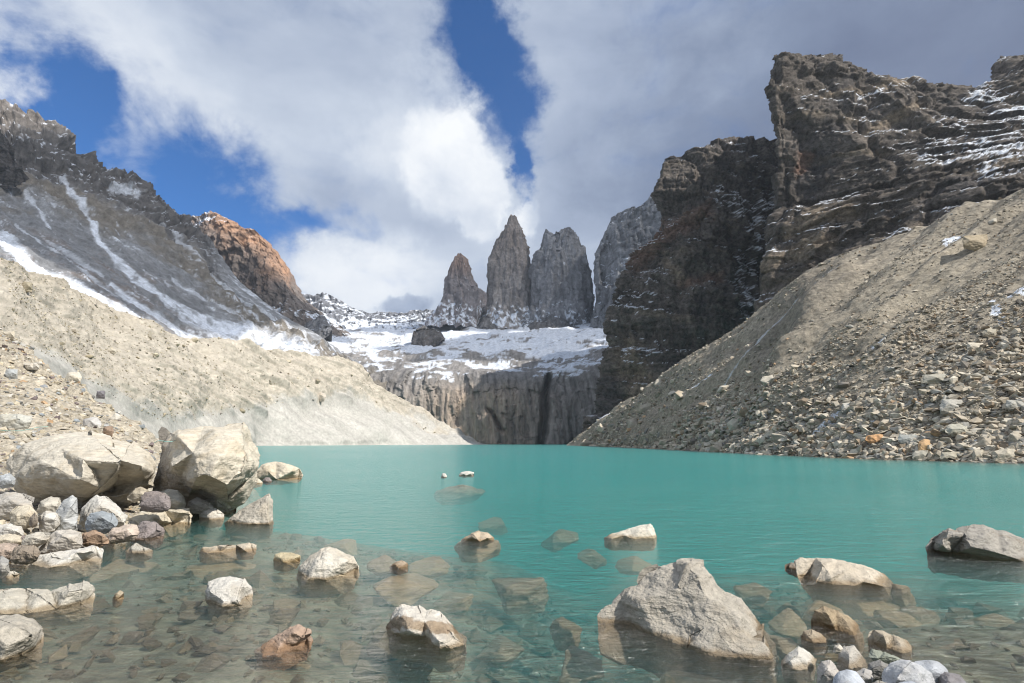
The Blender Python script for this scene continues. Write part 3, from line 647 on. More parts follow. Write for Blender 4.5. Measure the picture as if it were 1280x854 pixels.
SS = [([(745, 530), (800, 480), (850, 440), (900, 405), (935, 368)], 2.5, 4, .95), ([(900, 478), (960, 420), (1020, 372), (1055, 350)], 1.2, 1.0, .42), ([(850, 500), (890, 470)], 1.3, 1.5, .7), ([(1252, 400), (1243, 385)], 8, 6, 1.),
      ([(1262, 375), (1285, 367)], 4, 5, 1.), ([(1090, 432), (1108, 422)], 3, 3, .7), ([(1020, 540), (1060, 510), (1100, 482)], 7, 5, .55), ([(955, 545), (985, 520)], 5, 4, .4), ([(1180, 300), (1205, 292)], 3, 3, .9), ([(1200, 560), (1235, 545)], 6, 5, .55), ([(1060, 560), (1100, 520)], 7, 5, .5)]
def scr_col(P, N, px, py):
    run = np.stack([(px * .78 + py) / 9, (px - py) / 120, px * 0], -1); rn = fbm(run, 1, 4, .6, seed=171)
    n = fbm(P, 18, 5, .6, seed=172); nf = fbm(P, 2.2, 3, seed=173)
    c = np.array([.29, .255, .20]) * np.clip(1 + .22 * rn + .22 * n + .35 * nf, .35, 1.8)[..., None]
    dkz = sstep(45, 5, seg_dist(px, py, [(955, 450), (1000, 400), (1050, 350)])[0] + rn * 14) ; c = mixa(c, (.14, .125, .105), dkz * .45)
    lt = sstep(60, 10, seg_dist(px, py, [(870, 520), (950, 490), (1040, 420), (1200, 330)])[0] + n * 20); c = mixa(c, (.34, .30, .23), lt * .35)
    s = np.zeros(px.shape)
    for pts, w0, w1, k in SS: s = np.maximum(s, k * streak(px, py, pts, w0, w1, rn * .9 + nf * .5))
    return mixa(c, (.72, .76, .82), sstep(.25, .6, s))
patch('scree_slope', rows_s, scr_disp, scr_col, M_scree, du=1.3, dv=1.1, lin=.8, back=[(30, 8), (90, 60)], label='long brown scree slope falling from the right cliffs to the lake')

# ------------------------------------------------------------------ left bank and lake bed
BX = [-260, -120, 0, 60, 110, 150, 190, 215, 300]
def zrow(pts): return [(x, y, float(at_z(x, y, z)[1])) for x, y, z in pts]
rows_k2 = [
 zrow([(-700, 1300, -.75), (-420, 1100, -.75), (-60, 775, -.75), (60, 735, -.75), (150, 712, -.8), (215, 690, -.85), (262, 672, -.9), (285, 652, -1), (335, 632, -1.2)]),
 zrow([(-600, 960, -.05), (-300, 820, -.05), (-60, 722, -.04), (30, 706, -.04), (110, 688, -.04), (175, 668, -.04), (232, 650, -.05), (258, 636, -.05), (310, 606, -.08)]),
 zrow([(-600, 820, .22), (-260, 720, .22), (-50, 674, .22), (30, 660, .2), (90, 650, .2), (150, 642, .18), (210, 632, .15), (250, 622, .1), (308, 597, .05)]),
 zrow([(-560, 700, .55), (-240, 640, .55), (-50, 622, .50), (30, 614, .50), (80, 610, .48), (140, 606, .45), (200, 602, .40), (240, 598, .35), (300, 588, .2)]),
 [(-500, 600, 15), (-220, 560, 18), (-50, 545, 23), (20, 545, 25), (80, 548, 28), (130, 552, 30), (180, 556, 33), (216, 568, 38), (290, 578, 55)],
 [(-450, 480, 26), (-200, 470, 30), (-50, 470, 36), (20, 480, 38), (70, 495, 40), (120, 515, 40), (165, 535, 41), (205, 556, 46), (285, 574, 66)],
 [(-400, 340, 45), (-200, 370, 50), (-60, 392, 54), (0, 416, 54), (55, 452, 50), (105, 487, 47), (155, 520, 46), (200, 548, 50), (270, 572, 72)]]
def bank_disp(P, N, px, py):
    k = np.clip(P[..., 1] / 30, .25, 1.5)
    return N * ((fbm(P, 4, 4, seed=181) * .55 * sstep(8, 25, P[..., 1]) + fbm(P, .8, 3, seed=182) * .10) * k)[..., None]
def bank_col(P, N, px, py):
    n = fbm(P, 3, 5, .6, seed=183); nf = fbm(P, .35, 3, seed=184)
    return np.array([.40, .355, .28]) * np.clip(1 + .3 * n + .4 * nf, .35, 1.7)[..., None]
patch('stony_bank', rows_k2, bank_disp, bank_col, M_bank, du=2.0, lin=.5, back=[(6, 1.5), (20, 9)], label='pale stony bank rising at left behind the shoreline boulders')

def bed_z(x, y):
    z = -.34 - .055 * np.maximum(y - 2.5, 0) - .006 * np.maximum(y - 9, 0) ** 2
    z = z - .85 * np.exp(-((x - 1.0 - .10 * (y - 5)) / 1.9) ** 2) * sstep(2, 6, y) - .5 * sstep(6, 16, y) * sstep(-1, 3, x)
    z = z + .26 * np.exp(-((x - 3.9) / 1.6) ** 2 - ((y - 5.2) / 1.8) ** 2) + .38 * np.exp(-((x - 6.2) / 3.4) ** 2 - ((y - 6.6) / 3.4) ** 2)
    z = z * (1 - (.40 + .22 * sstep(9, 15, y)) * sstep(0.0, -.5, x / np.maximum(y, 1)) * sstep(34, 14, y))
    z = z + .20 * np.exp(-((x + 4.2) / 2.6) ** 2 - ((y - 6.5) / 4) ** 2)
    z = np.minimum(z, -.12)
    return np.maximum(z, -14)
xs = np.concatenate([-np.geomspace(6000, 9, 40), np.linspace(-8.9, 11, 400), np.geomspace(11.2, 6000, 40)])
ys_ = np.concatenate([-np.geomspace(3000, 5, 24), np.linspace(-4.5, 20, 420), np.geomspace(20.3, 9000, 50)])
GX, GY = np.meshgrid(xs, ys_); PB = np.stack([GX, GY, GX * 0], -1)
near = sstep(60, 20, np.hypot(GX, GY))
zb = bed_z(GX, GY) + near * (fbm(PB, 1.6, 4, seed=191) * .10 + fbm(PB, .35, 3, seed=192) * .025)
PB[..., 2] = zb
cb = np.array([.150, .148, .100]) * np.clip(1 + .35 * fbm(PB, 1.2, 4, seed=193) + .4 * fbm(PB, .2, 3, seed=194), .3, 1.8)[..., None]
Qb = quads(*GX.shape)
o = link_mesh('ground', PB.reshape(-1, 3), Qb, np.full(len(Qb), 4), M_bed, cb.reshape(-1, 3)); o['kind'] = 'structure'; o['label'] = 'brown silty lake bed seen through the shallow water'

# ------------------------------------------------------------------ water: rippled surface over milky glacial water
def water_mat():
    m = bpy.data.materials.new('glacial_water'); m.use_nodes = True; t = NT(m.node_tree)
    g = t.n('ShaderNodeNewGeometry'); gp = g.outputs['Position']
    rg = t.n('ShaderNodeMapping', {0: gp, 2: (0, 0, .35), 3: (.8, 2.1, 1)}).outputs[0]
    r1 = t.noise(rg, 1.3, 4, .6, .8)
    r2 = t.noise(rg, 5.0, 5, .65, .9)
    wind = t.rng(t.noise(gp, .05, 4, .6, .5), .35, .65, .5, 1.3)
    h = t.math('MULTIPLY', t.math('ADD', t.math('MULTIPLY', r1, .6), t.math('MULTIPLY', r2, .24)), wind)
    b = t.n('ShaderNodeBump', {'Strength': 1.0, 'Distance': .48, 'Height': h}).outputs[0]
    cosn = t.n('ShaderNodeVectorMath', {0: g.outputs['Incoming'], 1: b}, operation='DOT_PRODUCT').outputs['Value']
    f = t.math('POWER', t.math('SUBTRACT', 1.0, t.math('MAXIMUM', cosn, 0.0)), 4.0)
    f = t.math('ADD', .045, t.math('MULTIPLY', f, .62))
    gl = t.n('ShaderNodeBsdfGlossy', {'Color': (1, 1, 1, 1), 'Roughness': .15, 'Normal': b}).outputs[0]
    tr = t.n('ShaderNodeBsdfTransparent').outputs[0]
    mix = t.n('ShaderNodeMixShader', {0: f, 1: tr, 2: gl}).outputs[0]
    vs = t.n('ShaderNodeVolumeScatter', {'Color': (.11, .72, .68, 1), 'Density': .090, 'Anisotropy': 0.0}).outputs[0]
    va = t.n('ShaderNodeVolumeAbsorption', {'Color': (.05, .56, .52, 1), 'Density': .108}).outputs[0]
    vol = t.n('ShaderNodeAddShader', {0: vs, 1: va}).outputs[0]
    t.n('ShaderNodeOutputMaterial', {0: mix, 1: vol})
    m.cycles.homogeneous_volume = True if hasattr(m.cycles, 'homogeneous_volume') else None
    return m
WX0, WX1, WYa, WYb, WB = -900, 900, -30, 1150, -20
wv = [(WX0, WYa, WB), (WX1, WYa, WB), (WX1, WYb, WB), (WX0, WYb, WB), (WX0, WYa, 0), (WX1, WYa, 0), (WX1, WYb, 0), (WX0, WYb, 0)]
wf = [(0, 3, 2, 1), (4, 5, 6, 7), (0, 1, 5, 4), (1, 2, 6, 5), (2, 3, 7, 6), (3, 0, 4, 7)]
o = link_mesh('water', np.array(wv, float), np.array(wf), [4] * 6, water_mat(), smooth=False); o['kind'] = 'structure'; o['label'] = 'turquoise glacial lake water, clear near the shore'

# ------------------------------------------------------------------ broken cloud overhead (out of the frame) that shades the far peaks, and thin mountain air
def cloud(cx, cy_, rx, ry, zc, th, seed, label):
    n = 90; a = np.linspace(-1, 1, n); X, Y = np.meshgrid(a, a); R = np.hypot(X, Y)
    sx = X * rx; sy = Y * ry; P = np.stack([cx + sx, cy_ + sy, X * 0], -1)
    e = 1 - R + fbm(P, 260, 5, .6, seed=seed) * .45; keep = e > 0
    h = np.sqrt(np.clip(e, 0, 1)) * th * (1 + .4 * fbm(P, 120, 4, seed=seed + 1))
    up = P.copy(); up[..., 2] = zc + h; lo = P.copy(); lo[..., 2] = zc - h * .25
    Q = quads(n, n); k = keep.ravel()[Q].any(1); Q = Q[k]
    V = np.concatenate([up.reshape(-1, 3), lo.reshape(-1, 3)]); F = np.concatenate([Q, Q[:, ::-1] + n * n])
    o = link_mesh('cloud', V, F, [4] * len(F), M_cloud); o['kind'] = 'structure'; o['label'] = label
M_cloud = bpy.data.materials.new('cloud_vapour'); M_cloud.use_nodes = True; t = NT(M_cloud.node_tree)
nz_ = t.noise(t.n('ShaderNodeNewGeometry').outputs['Position'], .01, 5)
sh_ = t.n('ShaderNodeMixShader', {0: .6, 1: t.n('ShaderNodeBsdfDiffuse', {'Color': t.mixc(nz_, (.85, .86, .88), (.93, .93, .94))}).outputs[0], 2: t.n('ShaderNodeBsdfTranslucent', {'Color': (.92, .93, .95, 1)}).outputs[0]}).outputs[0]
sh_ = t.n('ShaderNodeMixShader', {0: .48, 1: sh_, 2: t.n('ShaderNodeBsdfTransparent').outputs[0]}).outputs[0]
t.n('ShaderNodeOutputMaterial', {0: sh_})
def cloud_over(tx, ty, tz, *a):      # the cloud stands where its shadow falls on (tx, ty, tz)
    k = (1800 - tz) / SDIR.z; cloud(tx + SDIR.x * k, ty + SDIR.y * k, *a)
cloud_over(-900, 1080, 250, 430, 700, 1800, 90, 1, 'white cloud bank overhead shading the left mountain')
cloud_over(116, 1821, 600, 560, 250, 1800, 80, 2, 'white cloud bank overhead shading the granite towers')
cloud_over(-20, 1410, 250, 330, 330, 1800, 60, 3, 'white cloud bank overhead shading the glacier shelf')

M_haze = bpy.data.materials.new('mountain_air'); M_haze.use_nodes = True; t = NT(M_haze.node_tree)
t.n('ShaderNodeOutputMaterial', {1: t.n('ShaderNodeVolumePrincipled', {'Color': (.80, .88, 1, 1), 'Density': HAZE, 'Anisotropy': .2}).outputs[0]})
hx0, hx1, hy0, hy1, hz0, hz1 = -6100, 6100, -3100, 9100, -21, 1100
hv = [(hx0, hy0, hz0), (hx1, hy0, hz0), (hx1, hy1, hz0), (hx0, hy1, hz0), (hx0, hy0, hz1), (hx1, hy0, hz1), (hx1, hy1, hz1), (hx0, hy1, hz1)]
if HAZE > 0:
    o = link_mesh('haze', np.array(hv, float), np.array(wf), [4] * 6, M_haze, smooth=False); o['kind'] = 'stuff'; o['label'] = 'thin bluish mountain air'

# ------------------------------------------------------------------ boulders
rng_ = random.Random(5)
def subdiv(V, F):
    E = np.sort(np.concatenate([F[:, [0, 1]], F[:, [1, 2]], F[:, [2, 0]]]), 1)
    U, inv = np.unique(E, axis=0, return_inverse=True); inv = inv.ravel()
    M = (V[U[:, 0]] + V[U[:, 1]]) / 2; n = len(V); k = len(F)
    a, b, c = inv[:k] + n, inv[k:2 * k] + n, inv[2 * k:] + n
    F2 = np.concatenate([np.stack([F[:, 0], a, c], 1), np.stack([a, F[:, 1], b], 1), np.stack([c, b, F[:, 2]], 1), np.stack([a, b, c], 1)])
    return np.concatenate([V, M]), F2
def vnorm(V, F):
    n = np.cross(V[F[:, 1]] - V[F[:, 0]], V[F[:, 2]] - V[F[:, 0]]); N = np.zeros_like(V)
    for i in range(3): np.add.at(N, F[:, i], n)
    return N / (np.linalg.norm(N, axis=1)[:, None] + 1e-12)
def relax(V, F, it=1, k=.5):
    E = np.unique(np.sort(np.concatenate([F[:, [0, 1]], F[:, [1, 2]], F[:, [2, 0]]]), 1), axis=0)
    for _ in range(it):
        A = np.zeros_like(V); c = np.zeros(len(V))
        np.add.at(A, E[:, 0], V[E[:, 1]]); np.add.at(A, E[:, 1], V[E[:, 0]]); np.add.at(c, E.ravel(), 1)
        V = V * (1 - k) + A / c[:, None] * k
    return V
def finish(V, F, size, rough=1.0, levels=4, seed=0, soft=1):
    for i in range(levels):
        V, F = subdiv(V, F)
        if i == 1 and soft > 1: V = relax(V, F, soft, .5)
        if i == 2: V = relax(V, F, soft, .5)
    V = relax(V, F, 1, .5); N = vnorm(V, F); Q = V / size
    d = fbm(Q, .55, 4, .55, seed=seed) * .032 + fbm(Q, .15, 4, .62, seed=seed + 1) * .019 - np.maximum(ridged(S(Q, 1, 1, .45), .7, 3, seed=seed + 2) - .55, 0) * .05
    d = d + (np.floor(fbm(S(Q, 1, 1, .5), .5, 2, seed=seed + 3) * 5) / 5) * .020
    return V + N * (d * size * rough)[:, None], F
def tag(o, label=None, cat=None, group=None, kind=None):
    for k, v in (('label', label), ('category', cat), ('group', group), ('kind', kind)):
        if v: o[k] = v
    return o
def to_px(V):
    d = V - np.array([0, 0, CAMH]); f = d @ _F
    return 640 + FPX * d[:, 0] / f, 427 - FPX * (d @ _U) / f
def make_obj(name, V, F, color, mat, parent=None, col=None):
    c = V.mean(0); c[2] = V[:, 2].min()
    o = link_mesh(name, V - c, F.astype(int), [3] * len(F), mat, np.ones((len(V), 3)) if col is None else col); o.location = c
    o.color = (*color, 1)
    return o
PALE, CREAM, TAN, GREY, BLUE, BROWN, RED, PURP, WHITE = (.53, .49, .41), (.56, .50, .39), (.45, .38, .27), (.36, .35, .325), (.31, .335, .35), (.28, .235, .185), (.37, .26, .18), (.27, .235, .225), (.58, .55, .49)
def hero(label, outline, front=(), Y=None, color=PALE, mat=None, sink=None, thick=.55, rough=1.0, levels=4, soft=1, name='boulder', cat='boulder', z0=0.0, group=None, back=.55, paint=None):
    O = [tuple(map(float, p)) for p in outline]; n = len(O)
    xs = [p[0] for p in O]; ysv = [p[1] for p in O]
    il, ir = xs.index(min(xs)), xs.index(max(xs)); by = max(ysv); cx = sum(xs) / n
    wpx, hpx = max(xs) - min(xs), by - min(ysv)
    wet = Y is None
    if wet:
        Yb = float(at_z(cx, by, z0)[1])
        sz = math.sqrt(wpx * hpx) * Yb / FPX; Y0 = Yb + thick * sz
    else:
        Y0 = Y; sz = math.sqrt(wpx * hpx) * Y / FPX; Yb = Y0 - thick * sz
    def chain(a, b):
        r = [a]
        while r[-1] != b: r.append((r[-1] + 1) % n)
        return r
    c1, c2 = chain(il, ir), chain(ir, il)
    m1, m2 = np.mean([ysv[i] for i in c1]), np.mean([ysv[i] for i in c2])
    top, bot = (c1, c2) if m1 < m2 else (c2, c1)       # as index chains
    if top is c2: top = top[::-1]
    if bot is c2: bot = bot[::-1]                      # both left -> right now
    lean = .35
    pts, Ys = [], []
    def add(x, y, Yv): pts.append((x, y)); Ys.append(Yv); return len(pts) - 1
    loop = [add(*O[i], Y0 + lean * (by - O[i][1]) * Y0 / FPX) for i in top]
    fr = []
    sk = (sink if sink is not None else .30 * sz + .06) if wet else (sink if sink is not None else .14 * sz)
    spx = sk * FPX / Y0
    for k, i in enumerate(reversed(bot)):
        e = (k == 0 or k == len(bot) - 1)
        x, y = O[i]; xi = x + (cx - x) * (.04 if e else .0)
        loop.append(add(xi, y + spx * (1.0 if e else 1.15), Y0 - .1 * sz))
    inner = bot[1:-1]
    for i in inner:
        x, y = O[i]
        Yf = float(at_z(x, y, z0)[1]) if wet else Y0 - .42 * thick * sz
        Yf = min(max(Yf, Yb), Y0 + .2 * sz)
        fr.append((x, y - .4, Yf))
    if not front:
        ty = min(ysv)
        fx = rng_.uniform(-.18, .18)
        front = [(cx + wpx * fx, ty + hpx * rng_.uniform(.28, .45), .30), (cx - wpx * .22, ty + hpx * rng_.uniform(.45, .6), .30), (cx + wpx * .26, ty + hpx * rng_.uniform(.5, .65), .34)]
    for x, y, off in front: fr.append((x, y, Y0 - off * sz * thick / .55))
    def inside(x, y, poly):
        c = False; j = len(poly) - 1
        for i in range(len(poly)):
            xi, yi = poly[i]; xj, yj = poly[j]
            if (yi > y) != (yj > y) and x < (xj - xi) * (y - yi) / (yj - yi) + xi: c = not c
            j = i
        return c
    poly = [pts[i] for i in loop]
    fr = [p for p in fr if inside(p[0], p[1], poly)]
    bk = []
    for q in range(4):
        a = q * math.pi / 2 + .6; x = cx + wpx * .22 * math.cos(a); y = (min(ysv) + by + spx) / 2 + (hpx + spx) * .2 * math.sin(a)
        if inside(x, y, poly): bk.append((x, y, Y0 + back * sz * (.8 + .4 * rng_.random())))
    V, F, base = [], [], {}
    for side, extra in ((0, fr), (1, bk)):
        P2 = [Vector(p) for p in poly] + [Vector((p[0], p[1])) for p in extra]
        r = delaunay_2d_cdt(P2, [], [list(range(len(poly)))], 1, 1e-4)
        mp = {}
        for k, ov in enumerate(r[3]):
            if ov:
                i = ov[0]
                if i < len(poly):
                    if i not in base: base[i] = len(V); V.append(at_Y(poly[i][0], poly[i][1], Ys[loop[i]]))
                    mp[k] = base[i]
                else:
                    mp[k] = len(V); p = extra[i - len(poly)]; V.append(at_Y(p[0], p[1], p[2]))
            else:
                mp[k] = len(V); p = r[0][k]; V.append(at_Y(p[0], p[1], Y0))
        for f in r[2]:
            t = [mp[i] for i in f]
            if len(t) == 3:
                a, b, c = (np.array(V[i]) for i in t); nn = np.cross(b - a, c - a)
                if (nn[1] > 0) != (side == 1): t = t[::-1]
                F.append(t)
    V, F = np.array(V, float), np.array(F)
    V, F = finish(V, F, sz, rough * 1.0, max(levels, 5) if wpx > 34 else levels, seed=rng_.random() * 40, soft=soft)
    pc = None
    if paint is not None: pc = paint(V, *to_px(V))
    o = make_obj(name, V, F, color, mat or M_rock, col=pc)
    tag(o, label, cat, group)
    return o

# left shore, the two great boulders first
A = hero('huge pale rounded flat-topped boulder, the widest rock on the left shore', [(9, 575), (14, 566), (27, 553), (62, 541), (108, 538), (137, 545), (165, 552), (182, 566), (193, 579), (190, 590), (181, 600), (163, 616), (143, 622), (124, 618), (104, 628), (83, 626), (55, 621), (33, 612), (20, 598)],
         [(75, 560, .35), (130, 558, .30), (103, 574, .60), (100, 600, .62), (50, 575, .45), (150, 577, .55), (174, 584, .48), (124, 612, .42), (45, 598, .42), (160, 606, .16), (140, 612, .12)], Y=17, color=(.56, .515, .43), thick=.75, levels=5, rough=.8)
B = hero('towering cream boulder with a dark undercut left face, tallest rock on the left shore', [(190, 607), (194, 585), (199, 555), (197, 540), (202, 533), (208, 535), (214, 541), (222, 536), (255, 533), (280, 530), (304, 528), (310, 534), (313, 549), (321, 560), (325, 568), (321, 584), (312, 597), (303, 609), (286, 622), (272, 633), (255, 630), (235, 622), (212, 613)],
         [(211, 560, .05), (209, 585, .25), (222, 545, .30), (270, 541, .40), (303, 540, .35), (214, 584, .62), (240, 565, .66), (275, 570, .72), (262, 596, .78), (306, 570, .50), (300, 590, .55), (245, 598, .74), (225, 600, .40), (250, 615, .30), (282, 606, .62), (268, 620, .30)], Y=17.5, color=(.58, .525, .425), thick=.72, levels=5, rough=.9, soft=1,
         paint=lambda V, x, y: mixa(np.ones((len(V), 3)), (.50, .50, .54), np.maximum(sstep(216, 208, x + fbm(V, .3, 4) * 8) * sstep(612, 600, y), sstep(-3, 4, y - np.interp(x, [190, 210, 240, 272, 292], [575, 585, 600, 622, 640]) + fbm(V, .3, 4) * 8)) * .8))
hero('rounded cream boulder jutting into the lake, just right of the tallest shore boulder', [(313, 600), (318, 588), (328, 580), (345, 576), (362, 579), (375, 585), (379, 593), (372, 598), (345, 600)], color=CREAM, sink=.3, thick=.5)
hero('small dark grey stone at the waterline beside the cream boulder that juts out', [(328, 600), (332, 596.5), (337, 597), (340, 600), (334, 603)], color=PURP, levels=3)
hero('low cream shelf rock under the tallest shore boulder', [(306, 604), (314, 597), (324, 598), (329, 603), (318, 605)], color=CREAM, levels=3)
hero('pale triangular rock standing in the shallows right of the shore, steep on its right', [(279, 654), (290, 643), (305, 633), (322, 624), (337, 616), (341, 626), (342, 650), (337, 656), (310, 656)], [(320, 637, .35), (334, 640, .42), (300, 648, .35), (335, 625, .2)], color=(.47, .43, .36))
hero('smooth white block between the triangular rock and the flat slab', [(248, 648), (249, 637), (256, 633), (270, 635), (281, 643), (276, 649), (262, 650)], color=WHITE)
hero('ochre stone tucked under the edge of the tallest shore boulder', [(276, 638), (281, 630), (290, 627), (296, 632), (294, 638), (286, 640)], color=TAN, levels=3)
hero('grey wedge rock below the dark undercut face', [(231, 638), (235, 626), (247, 621), (262, 628), (268, 635), (252, 639)], color=(.42, .39, .34), Y=16.0)
hero('grey pointed rock between the tallest boulder and the water', [(285, 618), (296, 610), (304, 606), (305, 618), (298, 620)], color=GREY, Y=18.5)
hero('pale boulder behind the round purple one', [(203, 626), (196, 616), (210, 611), (222, 612), (231, 622), (233, 633), (222, 637)], color=PALE, Y=15.5)
hero('round dark purple boulder with a smooth folded face', [(174, 634), (173, 621), (180, 613), (192, 611), (206, 614), (215, 622), (216, 630), (210, 636), (190, 637)], color=PURP, Y=14.2, rough=.7, soft=3)
hero('long cream slab with a sharp dark right end, lying at the water edge', [(154, 656), (160, 646), (178, 640), (205, 637), (238, 634), (240, 642), (232, 649), (215, 655), (203, 657), (180, 660)], [(190, 646, .25), (225, 641, .2), (170, 651, .3), (205, 652, .42)], color=CREAM, thick=.6)
hero('blue grey faceted boulder on the left shore', [(106, 658), (108, 647), (113, 641), (127, 638), (140, 641), (148, 652), (142, 658), (132, 662), (112, 663)], [(126, 646, .4), (138, 653, .35), (114, 654, .35)], color=BLUE, Y=12.2)
hero('upright pale grey pointed slab left of the white angular boulder', [(66, 655), (69, 640), (80, 624), (91, 618), (97, 622), (98, 645), (94, 658), (80, 663), (70, 662)], [(88, 635, .3), (80, 650, .3)], color=(.47, .475, .46), Y=12.6)
hero('white angular boulder right behind the blue grey one', [(98, 655), (101, 635), (110, 625), (120, 617), (132, 620), (145, 630), (158, 645), (156, 653), (130, 658), (110, 662)], [(125, 632, .35), (140, 642, .35), (110, 645, .35)], color=WHITE, Y=13.2)
hero('brownish grey wet boulder with a pale cracked top at the water edge', [(164, 668), (170, 658), (180, 651), (195, 652), (204, 660), (206, 667), (196, 673), (180, 676), (166, 675)], [(184, 658, .3), (195, 663, .3), (175, 667, .35)], color=PURP, rough=1.3)
hero('pinkish white wedge left of the wet brownish boulder', [(133, 670), (140, 660), (158, 655), (172, 656), (176, 664), (166, 672), (150, 675), (138, 676)], color=(.55, .46, .38), Y=11.8)
hero('rust red cracked rock at the water edge', [(101, 677), (103, 666), (118, 662), (130, 668), (138, 676), (128, 680), (108, 680)], color=RED, Y=11.3)
hero('flat pale slab lying half in the water, its right end overhanging', [(36, 700), (45, 693), (62, 690), (90, 687), (118, 681), (130, 686), (124, 693), (108, 701), (85, 707), (60, 711), (40, 706)], [(95, 690, .25), (65, 697, .25), (110, 690, .2), (80, 700, .35)], color=WHITE, thick=.8)
hero('rough dark brown boulder beside the flat pale slab', [(12, 694), (18, 684), (28, 679), (43, 681), (50, 688), (46, 697), (34, 702), (18, 700)], color=BROWN, Y=9.8, rough=1.4)
hero('pinkish flat rock at the left edge behind the dark brown boulder', [(-14, 694), (-8, 682), (8, 678), (24, 680), (22, 690), (8, 698), (-6, 699)], color=(.45, .36, .29), Y=10.2)
hero('tan wedge with a brown cut face left of the upright pale slab', [(26, 678), (32, 669), (48, 664), (64, 666), (60, 674), (46, 681), (30, 682)], color=PALE, Y=10.8)
hero('large pale grey boulder between brown boulder and rust red rock', [(48, 686), (55, 674), (70, 663), (88, 660), (102, 666), (104, 678), (92, 686), (74, 690), (58, 690)], [(78, 670, .35), (92, 675, .35), (65, 680, .35)], color=(.50, .46, .40), Y=10.9)
hero('cream blunt block with an olive right side', [(12, 652), (13, 640), (22, 632), (38, 631), (47, 641), (46, 652), (34, 657), (18, 657)], color=CREAM, Y=12.5)
hero('small olive brown block against the cream blunt one', [(36, 655), (38, 645), (44, 640), (48, 648), (46, 656), (40, 658)], color=BROWN, Y=12.2, levels=3)
hero('pale boulder leaning under the widest rock', [(45, 640), (50, 627), (62, 620), (75, 621), (78, 632), (70, 642), (56, 646)], color=PALE, Y=13.8)
hero('stack of thin pale rocks split by a diagonal crack', [(48, 660), (50, 645), (58, 637), (72, 641), (76, 652), (68, 660), (56, 662)], color=WHITE, Y=12.4)
hero('broad grey slab at the far left below the widest rock', [(-20, 640), (-14, 624), (6, 614), (28, 616), (44, 622), (44, 632), (20, 642), (-6, 646)], color=(.46, .43, .38), Y=13.8)
hero('white flat rock at the left edge above the water', [(-12, 668), (-6, 658), (12, 654), (28, 658), (30, 666), (14, 672), (-4, 674)], color=WHITE, Y=11.6)
hero('low cream rock at the left edge in front of the white flat one', [(-14, 680), (-10, 670), (10, 667), (28, 670), (26, 678), (8, 683), (-8, 684)], color=CREAM, Y=10.9)
hero('small pale rock at the waterline on the left edge', [(2, 720), (6, 715), (16, 713), (25, 717), (20, 721), (10, 723)], color=PALE, levels=3)
hero('dark grey split rock at the left edge near the water', [(-16, 718), (-12, 700), (2, 694), (12, 700), (12, 712), (2, 720), (-8, 722)], color=GREY, Y=8.8)
hero('grey pebble boulder at the left edge under the widest rock', [(-8, 604), (0, 594), (12, 591), (20, 598), (16, 606), (2, 608)], color=(.42, .44, .45), Y=15.5)
hero('pale flat rock squeezed between two boulders above the purple one', [(158, 622), (165, 612), (176, 608), (184, 612), (180, 620), (168, 626)], color=PALE, Y=15.6)
# shallows on the left
hero('long pale flat boulder at the left edge, lying in the water', [(-30, 765), (-26, 742), (0, 736), (30, 736), (60, 738), (85, 730), (103, 726), (117, 732), (119, 738), (112, 749), (100, 756), (70, 762), (35, 767), (0, 769)], [(85, 740, .30), (50, 746, .32), (10, 746, .32), (-10, 748, .3), (102, 738, .22)], color=(.50, .465, .39), thick=.7, levels=5)
hero('big pale boulder at the bottom left edge, nearest the camera on that side', [(-50, 820), (-40, 785), (-10, 771), (20, 769), (45, 774), (54, 784), (52, 798), (44, 810), (25, 820), (0, 828), (-25, 830)], [(20, 782, .4), (-10, 790, .5), (38, 795, .45), (10, 808, .55)], color=(.45, .41, .34), levels=5, thick=.8)
hero('tiny pale stone breaking the surface right of the long flat boulder', [(140, 749), (144, 742), (150, 737), (155, 740), (153, 746), (146, 750)], color=TAN, levels=3, thick=.4)
hero('low grey stone barely out of the water below the rust red rock', [(156, 690), (162, 684), (170, 678), (178, 683), (192, 688), (180, 692), (165, 692)], color=(.47, .44, .38), levels=3, thick=.5)
hero('thin long tan rock just breaking the surface', [(248, 690), (252, 685), (270, 682), (295, 681), (312, 678), (321, 681), (318, 685), (300, 687), (275, 690), (258, 692)], color=(.48, .42, .33), thick=.55)
hero('yellowish low stone between the thin tan rock and the white boulder', [(341, 702), (343, 693), (352, 690), (365, 691), (376, 694), (372, 700), (355, 704)], color=(.48, .41, .27))
hero('squarish white boulder standing in clear shallow water', [(257, 757), (256, 738), (260, 727), (272, 721), (290, 719), (305, 722), (316, 735), (317, 740), (308, 748), (300, 757), (278, 760)], [(285, 730, .22), (262, 740, .35), (300, 735, .30), (296, 750, .5), (276, 750, .5)], color=WHITE, thick=.7, levels=5)
hero('smooth white boulder with a sloping left side, left of centre', [(370, 720), (374, 708), (386, 694), (400, 685), (412, 681), (430, 688), (443, 694), (449, 706), (445, 713), (430, 720), (405, 726), (382, 726)], [(410, 692, .25), (395, 705, .45), (430, 702, .35), (415, 714, .5)], color=(.59, .55, .47), thick=.65, levels=5)
hero('reddish brown pointed rock in the shallows with a wet dark left side', [(318, 814), (335, 802), (345, 795), (362, 784), (374, 779), (384, 785), (389, 794), (385, 801), (365, 810), (345, 819), (328, 820)], [(366, 791, .16), (350, 803, .14), (379, 796, .18)], color=(.42, .31, .235), thick=.5, levels=5, rough=1.4)
